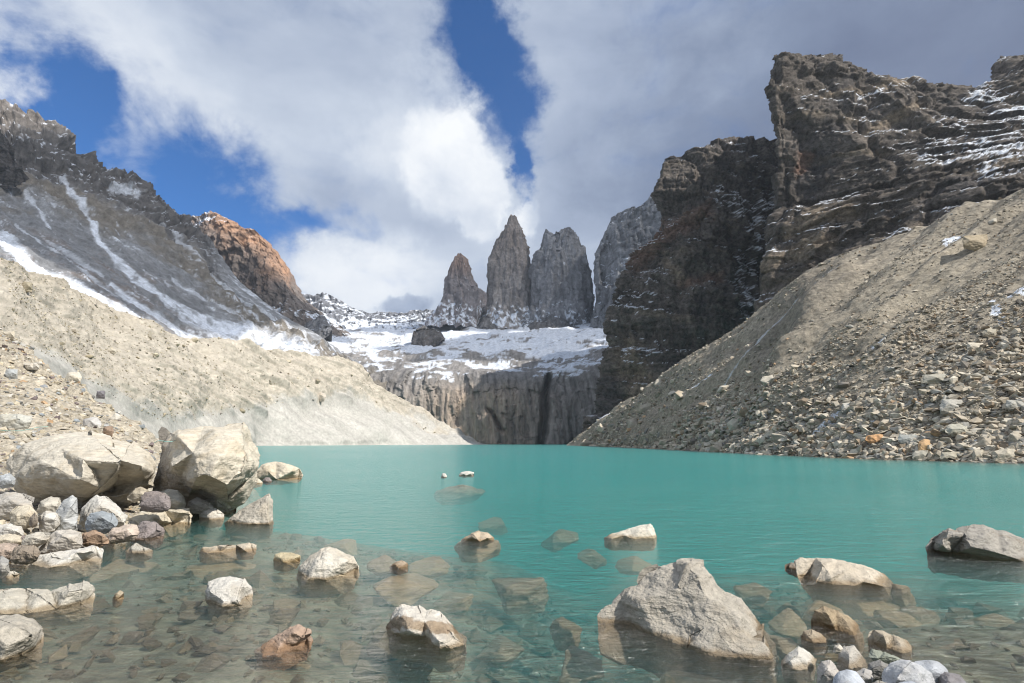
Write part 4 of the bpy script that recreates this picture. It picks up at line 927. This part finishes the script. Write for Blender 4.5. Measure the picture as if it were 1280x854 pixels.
W_ = hero('white rock with a brown band across it, bottom centre', [(482, 779), (486, 770), (494, 760), (502, 754), (512, 755), (522, 756), (533, 763), (541, 761), (550, 763), (560, 774), (570, 787), (584, 798), (581, 806), (566, 811), (550, 813), (540, 807), (532, 800), (510, 797), (490, 792)], [(505, 772, .22), (530, 776, .24), (512, 788, .42), (540, 792, .44), (556, 783, .25), (548, 801, .6), (565, 797, .48)], color=(.58, .54, .47), thick=.75, levels=5,
          paint=lambda V, x, y: mixa(np.ones((len(V), 3)), (.50, .40, .30), sstep(9, 5, np.abs(y - np.interp(x, [482, 520, 570], [778, 781, 786]) + fbm(V, .15, 4) * 6)) * .85))
hero('white wedge rock with a blunt right end, out in the lake right of centre', [(754, 672), (762, 667), (775, 664), (788, 660), (800, 656), (813, 654), (818, 660), (822, 670), (818, 673), (790, 674), (765, 674)], [(800, 662, .2), (812, 664, .35), (780, 669, .3)], color=(.60, .56, .47), thick=.6)
hero('tiny white stone far out in the lake, right one of two', [(573, 594), (576, 590), (585, 588.5), (593, 590), (592, 594), (582, 595)], color=WHITE, levels=3, sink=.15)
hero('tiny pale stone far out in the lake, left one of two', [(551, 596), (553, 591.5), (557, 592), (559, 595), (555, 597)], color=WHITE, levels=2, sink=.1)
hero('orange brown tip of a sunken boulder in mid lake', [(575, 675), (588, 667), (600, 663), (610, 666), (618, 672), (600, 678)], color=(.46, .38, .28), levels=4, thick=.9, sink=.12)
hero('small orange tip of a wide sunken boulder left of centre', [(486, 709), (493, 703), (501, 700), (509, 704), (511, 708), (498, 711)], color=(.45, .37, .28), levels=4, thick=.9, sink=.12)
# right group
Yb_ = hero('huge rough triangular granite boulder at bottom right centre, the largest rock in the water', [(745, 771), (752, 762), (762, 756), (778, 742), (795, 728), (799, 716), (806, 709), (822, 704), (846, 699), (866, 697), (880, 699), (882, 708), (890, 718), (905, 735), (926, 748), (940, 762), (955, 780), (966, 800), (974, 820), (962, 824), (930, 824), (895, 822), (860, 810), (820, 795), (780, 780)],
            [(862, 708, .02), (835, 770, .13), (850, 735, .12), (885, 745, .22), (880, 785, .32), (925, 775, .34), (935, 803, .46), (862, 795, .28), (905, 806, .47), (953, 805, .45), (800, 752, .04), (874, 716, .14)], color=(.52, .475, .40), mat=M_grain, thick=.62, levels=6, rough=1.0, soft=1)
hero('flat tan rhomboid slab tilted in the water, right of the huge triangular boulder', [(994, 700), (1000, 697), (1020, 697), (1047, 697), (1060, 701), (1075, 704), (1092, 710), (1106, 716), (1115, 724), (1122, 733), (1106, 734), (1070, 733), (1040, 731), (1020, 729), (1012, 720), (1003, 710)], [(1030, 706, .22), (1060, 712, .28), (1090, 720, .30), (1040, 722, .45), (1080, 727, .48)], color=(.50, .44, .35), thick=.7, levels=5)
hero('dark brown wedge put in for the shade left of the tilted rhomboid slab', [(980, 706), (988, 703), (996, 703), (1003, 710), (996, 713), (986, 709)], color=BROWN, levels=3, thick=.4)  # solid dark wedge added where the slab's left side lies in shade
hero('large lumpy grey boulder at the right edge of the lake', [(1157, 684), (1165, 675), (1178, 664), (1186, 660), (1196, 662), (1212, 656), (1229, 655), (1247, 660), (1265, 666), (1282, 674), (1300, 684), (1302, 700), (1280, 702), (1250, 700), (1215, 696), (1190, 692), (1168, 689)], [(1184, 668, .3), (1205, 668, .25), (1232, 668, .35), (1262, 680, .40), (1215, 684, .5), (1250, 692, .6), (1178, 682, .45)], color=(.41, .38, .33), thick=.6, levels=5, mat=M_grain)
hero('half sunken brown ridge rock in the shallows, under the rhomboid slab', [(1012, 775), (1016, 764), (1028, 757), (1045, 761), (1062, 770), (1075, 780), (1080, 792), (1068, 795), (1045, 788), (1025, 782)], [(1035, 768, .2), (1060, 780, .3)], color=(.34, .27, .18), thick=.6, sink=.35)
hero('long rounded tan rock lying above the stone pile at bottom right', [(1084, 798), (1086, 790), (1092, 786), (1105, 788), (1118, 793), (1134, 799), (1140, 806), (1138, 814), (1128, 817), (1110, 812), (1092, 806)], [(1105, 795, .3), (1125, 804, .35)], color=(.47, .42, .34))
hero('white faceted rock, leftmost of the stone pile at bottom right', [(976, 826), (984, 818), (998, 807), (1008, 812), (1020, 822), (1018, 832), (1008, 838), (992, 838), (980, 833)], [(997, 818, .3), (1010, 826, .35), (988, 827, .4)], color=(.58, .55, .49), levels=5)
hero('low brown rock just out of the water left of the stone pile', [(1001, 796), (1004, 788), (1014, 786), (1026, 791), (1034, 798), (1032, 804), (1018, 804), (1006, 801)], color=(.36, .30, .22))
hero('pale grey pyramid rock in the bottom right stone pile', [(1046, 828), (1048, 815), (1056, 807), (1068, 806), (1074, 814), (1085, 830), (1076, 835), (1060, 836)], [(1062, 818, .3), (1070, 826, .35)], color=(.45, .42, .37), levels=5)
hero('tall pale block with a shadowed left side in the bottom right stone pile', [(1021, 858), (1022, 834), (1026, 826), (1038, 824), (1046, 832), (1050, 845), (1052, 862), (1036, 866)], color=(.44, .41, .37), Y=4.75)
hero('smooth oval blue white boulder at the bottom edge', [(1037, 866), (1038, 846), (1046, 834), (1058, 831), (1072, 836), (1083, 847), (1092, 862), (1085, 880), (1050, 880)], color=(.47, .50, .54), Y=4.5, rough=.35, soft=5, levels=5)
hero('light speckled boulder between the oval and the pyramid rock', [(1068, 852), (1070, 840), (1080, 834), (1090, 838), (1092, 848), (1086, 858), (1074, 860)], color=(.45, .43, .40), Y=4.75)
hero('angular grey boulder with a bright right facet in the bottom right stone pile', [(1102, 850), (1104, 838), (1112, 828), (1125, 824), (1140, 826), (1152, 831), (1164, 842), (1170, 858), (1160, 872), (1130, 872), (1108, 864)], [(1130, 836, .3), (1148, 842, .4), (1120, 850, .4), (1150, 858, .5)], color=(.47, .475, .48), Y=4.55, levels=5)
hero('rounded bluish boulder behind the angular grey one', [(1136, 832), (1142, 824), (1158, 821), (1174, 825), (1186, 834), (1190, 845), (1182, 856), (1160, 858), (1144, 848)], color=(.44, .46, .49), Y=4.75, rough=.5, soft=3, levels=5)
hero('dark grey lumpy stone, rightmost of the bottom right stone pile', [(1170, 864), (1172, 848), (1180, 839), (1190, 840), (1200, 843), (1208, 852), (1210, 870), (1190, 880)], color=(.24, .235, .25), Y=4.6)
hero('flat greenish slab lying under the long rounded tan rock', [(1086, 818), (1090, 810), (1106, 815), (1128, 824), (1134, 832), (1118, 836), (1100, 832)], color=(.30, .32, .26), Y=5.25)
hero('dark angular rock wedged in the middle of the stone pile', [(1084, 838), (1086, 828), (1100, 824), (1112, 832), (1108, 846), (1092, 850)], color=(.26, .25, .23), Y=5.0)
hero('small white stone behind the pyramid rock', [(1041, 813), (1043, 807), (1050, 805), (1054, 810), (1050, 815), (1044, 816)], color=WHITE, Y=5.5, levels=3)
hero('pale blue stone cut by the bottom edge of the pile', [(1112, 868), (1120, 852), (1138, 848), (1152, 854), (1158, 870), (1140, 884), (1118, 882)], color=(.42, .45, .49), Y=4.2, rough=.5, soft=3)
hero('thin tilted slab at the bottom edge left of the pale blue stone', [(1082, 872), (1086, 856), (1100, 850), (1116, 856), (1114, 870), (1096, 880)], color=(.34, .32, .28), Y=4.35)

# sunken boulders, seen through the water (centre px, py, half width px, half height px, how deep the top lies)
SUNK = [(598, 675, 34, 9, .12, 'wide sunken boulder under the orange brown tip in mid lake'), (505, 718, 42, 16, .12, 'wide sunken boulder under the small orange tip left of centre'),
        (645, 724, 48, 13, .38, 'long sunken boulder under open water in the centre'), (706, 780, 23, 14, .45, 'round sunken boulder left of the huge triangular boulder'),
        (720, 822, 34, 21, .42, 'large round sunken boulder at bottom centre'), (625, 800, 32, 24, .62, 'deep sunken boulder right of the banded white rock'),
        (483, 694, 26, 6, .15, 'flat sunken rock above the small orange tip'), (620, 650, 24, 8, .75, 'faint sunken boulder farther out in the centre'),
        (700, 663, 30, 7, .62, 'faint sunken boulder left of the white wedge rock'), (740, 690, 22, 10, .75, 'faint sunken boulder behind the huge triangular boulder'),
        (575, 604, 34, 5, .12, 'sunken shoal around the two tiny stones far out'), (430, 676, 28, 8, .32, 'sunken boulder behind the smooth white boulder'),
        (535, 700, 28, 9, .35, 'sunken boulder just right of the small orange tip'), (350, 826, 62, 24, .22, 'broad pale sunken boulder around the reddish rock'),
        (520, 812, 30, 22, .32, 'pale sunken foot of the banded white rock'), (250, 735, 60, 14, .34, 'sunken slab behind the squarish white boulder'),
        (275, 700, 55, 10, .22, 'sunken slab in front of the thin tan rock'), (230, 800, 80, 18, .5, 'dim sunken boulder in the left shallows'),
        (150, 700, 40, 12, .15, 'sunken slab beside the flat pale shore slab'), (130, 820, 60, 18, .40, 'sunken boulder right of the big bottom left boulder'),
        (420, 790, 40, 20, .48, 'sunken boulder between the reddish rock and the banded one'), (200, 845, 60, 18, .42, 'sunken boulder at the bottom edge on the left'),
        (440, 838, 46, 18, .5, 'sunken boulder at the bottom edge left of the banded rock'), (1190, 805, 50, 8, .15, 'long flat sunken slab right of the stone pile'),
        (1020, 752, 30, 14, .18, 'sunken rock below the rhomboid slab on the left'), (1075, 745, 48, 16, .25, 'sunken rock below the rhomboid slab on the right'),
        (975, 795, 26, 10, .16, 'sunken rock touching the right foot of the huge boulder'), (985, 766, 24, 9, .25, 'small sunken rock behind the low brown rock'),
        (1040, 800, 34, 9, .14, 'sunken rock above the pyramid rock'), (1120, 765, 40, 10, .25, 'sunken rock behind the long rounded tan rock'),
        (1150, 760, 26, 8, .3, 'small sunken rock in the dark shallows at right'), (1118, 728, 20, 8, .06, 'sunken foot of the rhomboid slab'), (880, 838, 70, 18, .30, 'sunken foot of the huge triangular boulder'),
        (1230, 840, 60, 18, .3, 'sunken rock at the bottom right corner'), (1225, 770, 44, 10, .34, 'sunken rock in the dark water at the right edge'), (940, 735, 26, 9, .45, 'sunken rock behind the right flank of the huge boulder'),
        (560, 745, 36, 12, .55, 'dim sunken boulder above the banded white rock'), (790, 700, 24, 8, .7, 'dim sunken boulder under the white wedge rock'), (330, 760, 40, 14, .45, 'sunken boulder right of the squarish white boulder')]
def lump(size, seed, levels=4, npt=16, flat=(1, 1, .7), rough=1.0, soft=1):
    r = random.Random(seed); bm = bmesh.new()
    for _ in range(npt):
        v = Vector((r.gauss(0, 1), r.gauss(0, 1), r.gauss(0, 1))).normalized() * r.uniform(.8, 1.0)
        bm.verts.new((v.x * flat[0], v.y * flat[1], v.z * flat[2]))
    h = bmesh.ops.convex_hull(bm, input=bm.verts)
    bmesh.ops.delete(bm, geom=list({g for g in h['geom_interior'] + h['geom_unused'] if isinstance(g, bmesh.types.BMVert)}), context='VERTS')
    bmesh.ops.triangulate(bm, faces=bm.faces); bm.verts.ensure_lookup_table(); bm.verts.index_update()
    V = np.array([v.co[:] for v in bm.verts]); F = np.array([[v.index for v in f.verts] for f in bm.faces]); bm.free()
    if levels == 0: return V * size, F
    V, F = finish(V, F, 1.0, rough, levels, seed=seed * .7, soft=soft)
    return V * size, F
for k, (x, y, hw, hh, dp, lab) in enumerate(SUNK):
    c = at_z(x, y, -dp); dist = c[1]; a = hw * dist / FPX; dy = float(at_z(x, y - hh, -dp)[1] - at_z(x, y + hh, -dp)[1]) / 2
    V, F = lump(1.0, 300 + k, 4, 13, (1, 1, 1), 1.6, 1)
    hgt = max(.55 * a, .25)
    V = V * np.array([a * 1.05, min(dy, a * 1.3) * 1.05, hgt])
    V[:, 2] -= V[:, 2].max(); V = V + np.array([c[0], c[1], -dp * .92])
    tag(make_obj('sunken_boulder', V, F, rng_.choice([(.44, .38, .26), (.50, .45, .33), (.38, .33, .23), (.42, .39, .31)]), M_rock), lab, 'boulder', 'sunken boulders')

# ------------------------------------------------------------------ named blocks on the slopes
def slope_depth(reg, x, y):
    P2, N2, px, py = PATCH[reg]; d = (px - x) ** 2 + (py - y) ** 2; i = np.unravel_index(np.argmin(d), d.shape); return float(P2[i][1])
def blockpoly(x0, y0, x1, y1, seed, flat=False):
    r = random.Random(seed); w_, h_ = x1 - x0, y1 - y0; n = 8; out = []
    for i in range(n):
        a = 2 * math.pi * i / n + r.uniform(-.25, .25) ; sq = 1 / max(abs(math.cos(a)), abs(math.sin(a))) ** .75; k = r.uniform(.80, 1.0) * sq
        out.append((x0 + w_ / 2 + min(1, max(-1, k * math.cos(a))) * w_ / 2, y0 + h_ / 2 + min(1, max(-1, k * math.sin(a))) * h_ / 2))
    return out
NB = [('scree_slope', 1150, 457, 1178, 471, (.42, .34, .25), 'blocky pink brown boulder resting above the long slab on the right scree'),
      ('scree_slope', 1148, 466, 1226, 479, (.38, .36, .30), 'long thin grey slab lying across the middle of the right scree'),
      ('scree_slope', 1172, 497, 1206, 517, (.40, .385, .34), 'broad grey block with a flat top in the lower right scree'),
      ('scree_slope', 1180, 528, 1213, 544, (.42, .40, .33), 'pale tilted slab above the shoreline blocks of the right scree'),
      ('scree_slope', 1174, 564, 1203, 577, (.40, .37, .29), 'olive grey triangular block on the right shoreline'),
      ('scree_slope', 1138, 562, 1162, 577, (.36, .34, .28), 'squarish olive block at the waterline left of the triangular one'),
      ('scree_slope', 1237, 559, 1275, 579, (.43, .39, .31), 'largest pale block at the waterline near the right edge'),
      ('scree_slope', 1080, 542, 1112, 553, (.48, .29, .15), 'flat orange slab near the right shoreline'),
      ('scree_slope', 1147, 548, 1166, 566, (.50, .33, .18), 'upright orange tan block near the right shoreline'),
      ('scree_slope', 1206, 427, 1232, 440, (.52, .47, .38), 'bright cream block high in the middle of the right scree'),
      ('scree_slope', 1050, 502, 1068, 516, (.44, .42, .37), 'pale grey slab standing out on the left part of the lower scree'),
      ('scree_slope', 1256, 499, 1285, 512, (.38, .37, .33), 'grey slab at the right edge of the lower scree'),
      ('scree_slope', 1121, 542, 1150, 555, (.33, .34, .32), 'bluish grey slab beside the upright orange block'),
      ('scree_slope', 1202, 291, 1237, 311, (.36, .30, .21), 'big brown boulder alone high on the right scree'),
      ('scree_slope', 1215, 560, 1232, 577, (.42, .38, .30), 'pointed tan block between the triangular and the largest waterline blocks'),
      ('scree_slope', 1094, 441, 1104, 448, (.38, .36, .30), 'small pale boulder in the centre of the scree face'),
      ('scree_slope', 1003, 381, 1020, 393, (.36, .29, .20), 'tan boulder on the dark gully edge of the scree'),
      ('scree_slope', 960, 452, 974, 462, (.13, .11, .09), 'dark brown boulder on the gully rib of the scree'),
      ('scree_slope', 1226, 410, 1248, 420, (.40, .37, .30), 'flat cream boulder above the bright cream block'),
      ('scree_slope', 1255, 362, 1282, 370, (.27, .24, .20), 'dark flat boulder beside the snow patch at the right edge'),
      ('moraine_slope', 178, 412, 191, 427, (.30, .27, .21), 'dark jutting boulder high on the tan moraine'),
      ('moraine_slope', 132, 435, 147, 442, (.48, .44, .36), 'pale flat boulder in the middle of the tan moraine'),
      ('moraine_slope', 394, 490, 408, 501, (.50, .45, .38), 'whitish boulder on the gullied far part of the moraine'),
      ('moraine_slope', 24, 352, 42, 364, (.34, .30, .22), 'weathered brown boulder near the moraine crest at left'),
      ('moraine_slope', 85, 411, 97, 417, (.25, .22, .17), 'small dark boulder left of the jutting one on the moraine'),
      ('stony_bank', -12, 515, 43, 537, (.50, .49, .43), 'big flat pale slab at the left edge on top of the bank'),
      ('stony_bank', 101, 520, 128, 537, (.48, .46, .43), 'pale lilac slab near the top of the stony bank'),
      ('stony_bank', 48, 480, 61, 490, (.28, .29, .30), 'dark grey boulder in the middle of the stony bank'),
      ('stony_bank', 79, 464, 104, 478, (.56, .52, .43), 'white angular block at the upper rim of the stony bank'),
      ('stony_bank', 119, 488, 133, 497, (.20, .19, .20), 'dark slate boulder on the rim of the stony bank'),
      ('stony_bank', 29, 453, 50, 461, (.53, .50, .44), 'long white slab in the upper part of the stony bank'),
      ('stony_bank', 3, 413, 20, 422, (.50, .45, .36), 'cream slab at the very top of the stony bank'),
      ('stony_bank', 127, 531, 144, 545, (.30, .22, .16), 'brown boulder just above the widest rock'),
      ('stony_bank', 5, 460, 24, 472, (.42, .43, .42), 'grey leaning slab at the left edge of the bank'),
      ('stony_bank', 15, 536, 42, 549, (.47, .43, .34), 'tan block beneath the big flat slab at the left edge')]
NBPOS = []
for k, (reg, x0, y0, x1, y1, c, lab) in enumerate(NB):
    Yd = slope_depth(reg, (x0 + x1) / 2, y1 - 1); NBPOS.append((x0, y0, x1, y1))
    hero(lab, blockpoly(x0, y0, x1, y1, 900 + k), Y=Yd, color=c, mat=M_big if reg != 'stony_bank' else M_rock, levels=4, thick=.5, rough=.9, sink=.2 * (y1 - y0) * Yd / FPX)

# ------------------------------------------------------------------ loose stones: the largest as individuals, the rest as rubble
LIB = [lump(1.0, 40 + i, 3, 12 + i % 5, (1, .8, .45 + .12 * (i % 4)), 1.0, 0) for i in range(9)]
LOW = [lump(1.0, 80 + i, 0, 9 + i % 5, (1, .8, .4 + .12 * (i % 4))) for i in range(24)]
def lib_meshes(mat):
    r = []
    for V, F in LIB:
        o = link_mesh('stone', V, F, [3] * len(F), mat, np.ones((len(V), 3))); r.append(o.data); bpy.data.objects.remove(o)
    return r
def euler_m(a, b, c):
    ca, sa, cb, sb_, cc, s_ = math.cos(a), math.sin(a), math.cos(b), math.sin(b), math.cos(c), math.sin(c)
    return np.array([[cc, -s_, 0], [s_, cc, 0], [0, 0, 1]]) @ np.array([[cb, 0, sb_], [0, 1, 0], [-sb_, 0, cb]]) @ np.array([[1, 0, 0], [0, ca, -sa], [0, sa, ca]])
def scatter(reg, n_small, n_big, smin, smax, big, region, palette, mat_ind, ind_name, rub_name, rub_label, group, labeler, alpha=1.8, seed=1, mask=None, tilt=.35, tries=6, grow=False):
    P2, N2, px, py = PATCH[reg]; r = np.random.RandomState(seed)
    ok = region(px, py) & (px > (-480 if reg == 'stony_bank' else -60)) & (px < 1345)
    w_ = np.where(ok, 1.0, 0.0)
    if mask is not None: w_ = w_ * mask(px, py)
    a = np.abs(np.gradient(px, axis=1) * np.gradient(py, axis=0)); w_ = (w_ * a).ravel(); w_ /= w_.sum()
    idx = r.choice(len(w_), n_small + n_big * tries, p=w_)
    P, N, X, Y_ = P2.reshape(-1, 3), N2.reshape(-1, 3), px.ravel(), py.ravel()
    ms = lib_meshes(mat_ind); used = []; cnt = 0
    for i in idx[n_small:]:
        if cnt >= n_big: break
        x, y = X[i], Y_[i]; spx = big[0] + (big[1] - big[0]) * r.rand() ** 2.2
        spx *= np.clip(.55 + .9 * sstep(*big[2], y), .3, 1.5)
        if not (-8 < x < 1288 and y < 600) : continue
        if any((x - u) ** 2 + (y - v) ** 2 < ((spx + s) * .42) ** 2 for u, v, s in used): continue
        if any(a0 - 3 < x < a2 + 3 and a1 - 2 < y < a3 + 2 for a0, a1, a2, a3 in NBPOS): continue
        used.append((x, y, spx)); cnt += 1
        s = spx / 2 * P[i, 1] / FPX
        col, cname = palette[r.choice(len(palette), p=np.array([p[2] for p in palette]) / sum(p[2] for p in palette))][:2]
        f = r.uniform(.85, 1.15); o = bpy.data.objects.new(ind_name, ms[r.randint(len(ms))]); COL.objects.link(o)
        o.location = P[i] + N[i] * s * .18; o.scale = (s, s * r.uniform(.8, 1.1), s * r.uniform(.9, 1.3)); o.color = (col[0] * f, col[1] * f, col[2] * f, 1)
        o.rotation_euler = (r.normal(0, tilt), r.normal(0, tilt), r.uniform(0, 6.28))
        tag(o, labeler(cname, x, y, spx), 'rock', group)
    # rubble
    I = idx[:n_small]; per = []
    kk = (r.rand(n_small) + 1e-3) ** (-1 / alpha)
    spx = np.clip(smin * kk, smin, smax)
    if grow: spx = spx * (.36 + 1.05 * sstep(400, 590, Y_[idx[:n_small]] + (X[idx[:n_small]] - 1000) * .32))
    VV, FF, CC = [], [], []; m = 0
    pal = np.array([p[0] for p in palette]); pw = np.array([p[2] for p in palette]); pc = r.choice(len(pal), n_small, p=pw / pw.sum())
    depth = P[I, 1]; s_ = spx / 2 * depth / FPX
    mats = [euler_m(r.normal(0, tilt), r.normal(0, tilt), r.uniform(0, 6.28)) for _ in range(64)]
    lowi = r.randint(len(LOW), size=n_small); mi = r.randint(64, size=n_small); fl = r.uniform(.72, 1.22, n_small)
    for li in range(len(LOW)):
        Vl, Fl = LOW[li]
        for q in range(64):
            sel = np.where((lowi == li) & (mi == q))[0]
            if not len(sel): continue
            B_ = Vl @ mats[q].T
            pos = (P[I[sel]] + N[I[sel]] * (s_[sel] * .12)[:, None])[:, None, :] + B_[None] * s_[sel][:, None, None]
            nv = len(Vl); VV.append(pos.reshape(-1, 3)); FF.append((Fl[None] + (np.arange(len(sel)) * nv)[:, None, None] + m).reshape(-1, 3)); m += nv * len(sel)
            CC.append(np.repeat(pal[pc[sel]] * fl[sel][:, None], nv, 0))
    V, F, C_ = np.concatenate(VV), np.concatenate(FF), np.concatenate(CC)
    o = link_mesh(rub_name, V, F, [3] * len(F), M_stone, C_, smooth=False); tag(o, rub_label, None, None, 'stuff')
def zone(x, y, bounds, names):
    for b, n in zip(bounds, names):
        if y < b: return n
    return names[-1]
PAL_R = [((.47, .41, .32), 'tan', 5), ((.40, .36, .29), 'olive', 3), ((.52, .475, .39), 'cream', 3.5), ((.31, .30, .27), 'grey', 2.2), ((.42, .29, .18), 'orange', .3), ((.20, .18, .155), 'dark', 1.0), ((.29, .23, .165), 'brown', 1.5)]
def lab_r(c, x, y, s):
    return '%s rock %s, %s' % (c, zone(x, y, (330, 400, 450, 500, 545, 999), ('near the top of the scree', 'on the upper scree', 'halfway up the scree', 'on the lower scree', 'low on the scree', 'at the foot of the scree')),
        'toward the right edge' if x > 1190 else ('below the great block' if x > 1040 else 'toward the dark buttress'))
scatter('scree_slope', 110000, 170, 1.4, 14, (8, 25, (400, 575)), lambda x, y: (y > HORIZ - 340) & (x < 1340), PAL_R, M_big, 'rock', 'rubble', 'countless tan and grey stones covering the right scree slope', 'rocks on the right scree', lab_r,
        alpha=1.65, seed=11, mask=lambda x, y: (.42 + .58 * sstep(300, 560, y + (x - 1000) * .22)) * (1 - .45 * sstep(40, 10, seg_dist(x, y, [(940, 470), (1000, 400), (1050, 350)])[0])) * sstep(690, 760, x + (y - 500) * .3) * (.18 + sstep(-.25, .35, fbm(np.stack([(x * .78 + y) / 34, (x - y) / 260, x * 0], -1), 1, 4, .6, seed=210))), tries=12, grow=True)
PAL_L = [((.50, .44, .33), 'cream', 4), ((.42, .38, .31), 'tan', 3), ((.55, .52, .46), 'white', 2.5), ((.30, .30, .29), 'grey', 2), ((.45, .31, .19), 'orange', .8), ((.20, .165, .16), 'dark purple', 1.4), ((.31, .34, .36), 'bluish', .8)]
def lab_l(c, x, y, s):
    return '%s stone on the left bank, %s' % (c, zone(x, y, (450, 485, 515, 545, 999), ('high up near its rim', 'in its upper half', 'halfway down the slope', 'just behind the great boulders', 'among the boulders at the shore')))
scatter('stony_bank', 52000, 130, 1.8, 11, (7, 18, (410, 640)), lambda x, y: (x < 262) & ((y < 760) | (x < -60)), PAL_L, M_rock, 'stone', 'gravel', 'pale mixed stones and gravel covering the left bank', 'stones on the left bank', lab_l, alpha=1.8, seed=12, tries=30)
PAL_M = [((.46, .41, .31), 'tan', 4), ((.34, .30, .22), 'brown', 3), ((.22, .20, .17), 'dark', 1.2), ((.52, .48, .40), 'pale', 1.5)]
scatter('moraine_slope', 5200, 34, 1.1, 4.5, (5, 10, (300, 500)), lambda x, y: (y < mor_div(x) + 6) & (x > 0), PAL_M, M_big, 'rock', 'debris', 'small stones stuck in the gullied tan moraine', 'rocks stuck in the moraine', lambda c, x, y, s: '%s rock stuck in the %s part of the tan moraine' % (c, 'near left' if x < 110 else ('middle' if x < 230 else 'far')),
        alpha=2.2, seed=13, mask=lambda x, y: sstep(520, 0, x) ** 1.5 + .05)
# pebbles on the lake bed
r = np.random.RandomState(3); n = 3600
bx = r.uniform(-9, 9, n); byy = 3.2 + r.rand(n) ** 1.6 * 13; bz = bed_z(bx, byy); bs = np.clip(.055 * (r.rand(n) + .01) ** (-.6), .05, .34)
VV, FF, CC = [], [], []; m = 0
for i in range(n):
    Vl, Fl = LOW[r.randint(len(LOW))]; B_ = (Vl @ euler_m(r.normal(0, .3), r.normal(0, .3), r.uniform(0, 6.28)).T) * bs[i] * np.array([1, 1, .9])
    top_ = bz[i] + bs[i] * .12
    if top_ + bs[i] * .4 > -.05: continue
    VV.append(B_ + [bx[i], byy[i], top_]); FF.append(Fl + m); m += len(Vl); c = [(.21, .195, .135), (.26, .245, .175), (.17, .16, .11), (.22, .215, .17)][r.randint(4)]; CC.append(np.tile(np.array(c) * r.uniform(.7, 1.2), (len(Vl), 1)))
o = link_mesh('pebbles', np.concatenate(VV), np.concatenate(FF), [3] * sum(map(len, FF)), M_stone, np.concatenate(CC), smooth=False); tag(o, 'brown pebbles scattered on the lake bed under the clear shallows', None, None, 'stuff')

# filler stones between the shoreline boulders on the left
PATCH['shore'] = tuple(a[: int(a.shape[0] * .62)] for a in PATCH['stony_bank'])
def lab_s(c, x, y, s): return '%s shoreline stone wedged among the boulders, %s' % (c, 'at the left edge' if x < 60 else ('under the widest rock' if x < 150 else 'under the dark undercut face'))
scatter('shore', 900, 46, 3, 12, (11, 26, (560, 700)), lambda x, y: (x < 240) & (y < 725) & (y > 596), PAL_L, M_rock, 'stone', 'gravel', 'small pale stones filling the gaps between the left shoreline boulders', 'stones wedged among the shore boulders', lab_s, alpha=1.6, seed=15, tries=14)

# thin green rope that runs along the top of the bank
def rope(pts, rad, label):
    V, F = [], []; P = [at_Y(x, y, Y) for x, y, Y in pts]; n = 7
    t = np.linspace(0, len(P) - 1, len(P) * 8); C = cr(np.array(P), t, 0); C[:, 2] += fbm(C, .6, 3) * .03
    for k, c in enumerate(C):
        for j in range(n): a = 2 * math.pi * j / n; V.append(c + np.array([0, math.cos(a), math.sin(a)]) * rad)
    Q = quads(len(C), n, True); o = link_mesh('rope', np.array(V), Q, [4] * len(Q), M_rope); tag(o, label, 'rope')
M_rope = bpy.data.materials.new('green_rope'); M_rope.use_nodes = True; t = NT(M_rope.node_tree)
wv_ = t.n('ShaderNodeTexWave', {'Scale': 30.0, 'Distortion': 1.0}).outputs['Color']
p_ = t.n('ShaderNodeBsdfPrincipled', {'Base Color': t.mixc(wv_, (.20, .38, .33), (.28, .48, .42)), 'Roughness': .7}); t.n('ShaderNodeOutputMaterial', {0: p_.outputs[0]})
rope([(-40, 535, 21.2), (-10, 537, 21.0), (15, 538.5, 20.8), (30, 538, 20.8), (48, 534.5, 21.0), (60, 533, 21.2)], .012, 'thin green rope under the flat slab at the left edge of the bank')
rope([(193, 553.5, 16.6), (198, 551, 16.35), (207, 552.5, 16.3), (214, 553, 16.35), (220, 550.5, 16.5)], .012, 'short green cord tied round the tallest shore boulder')
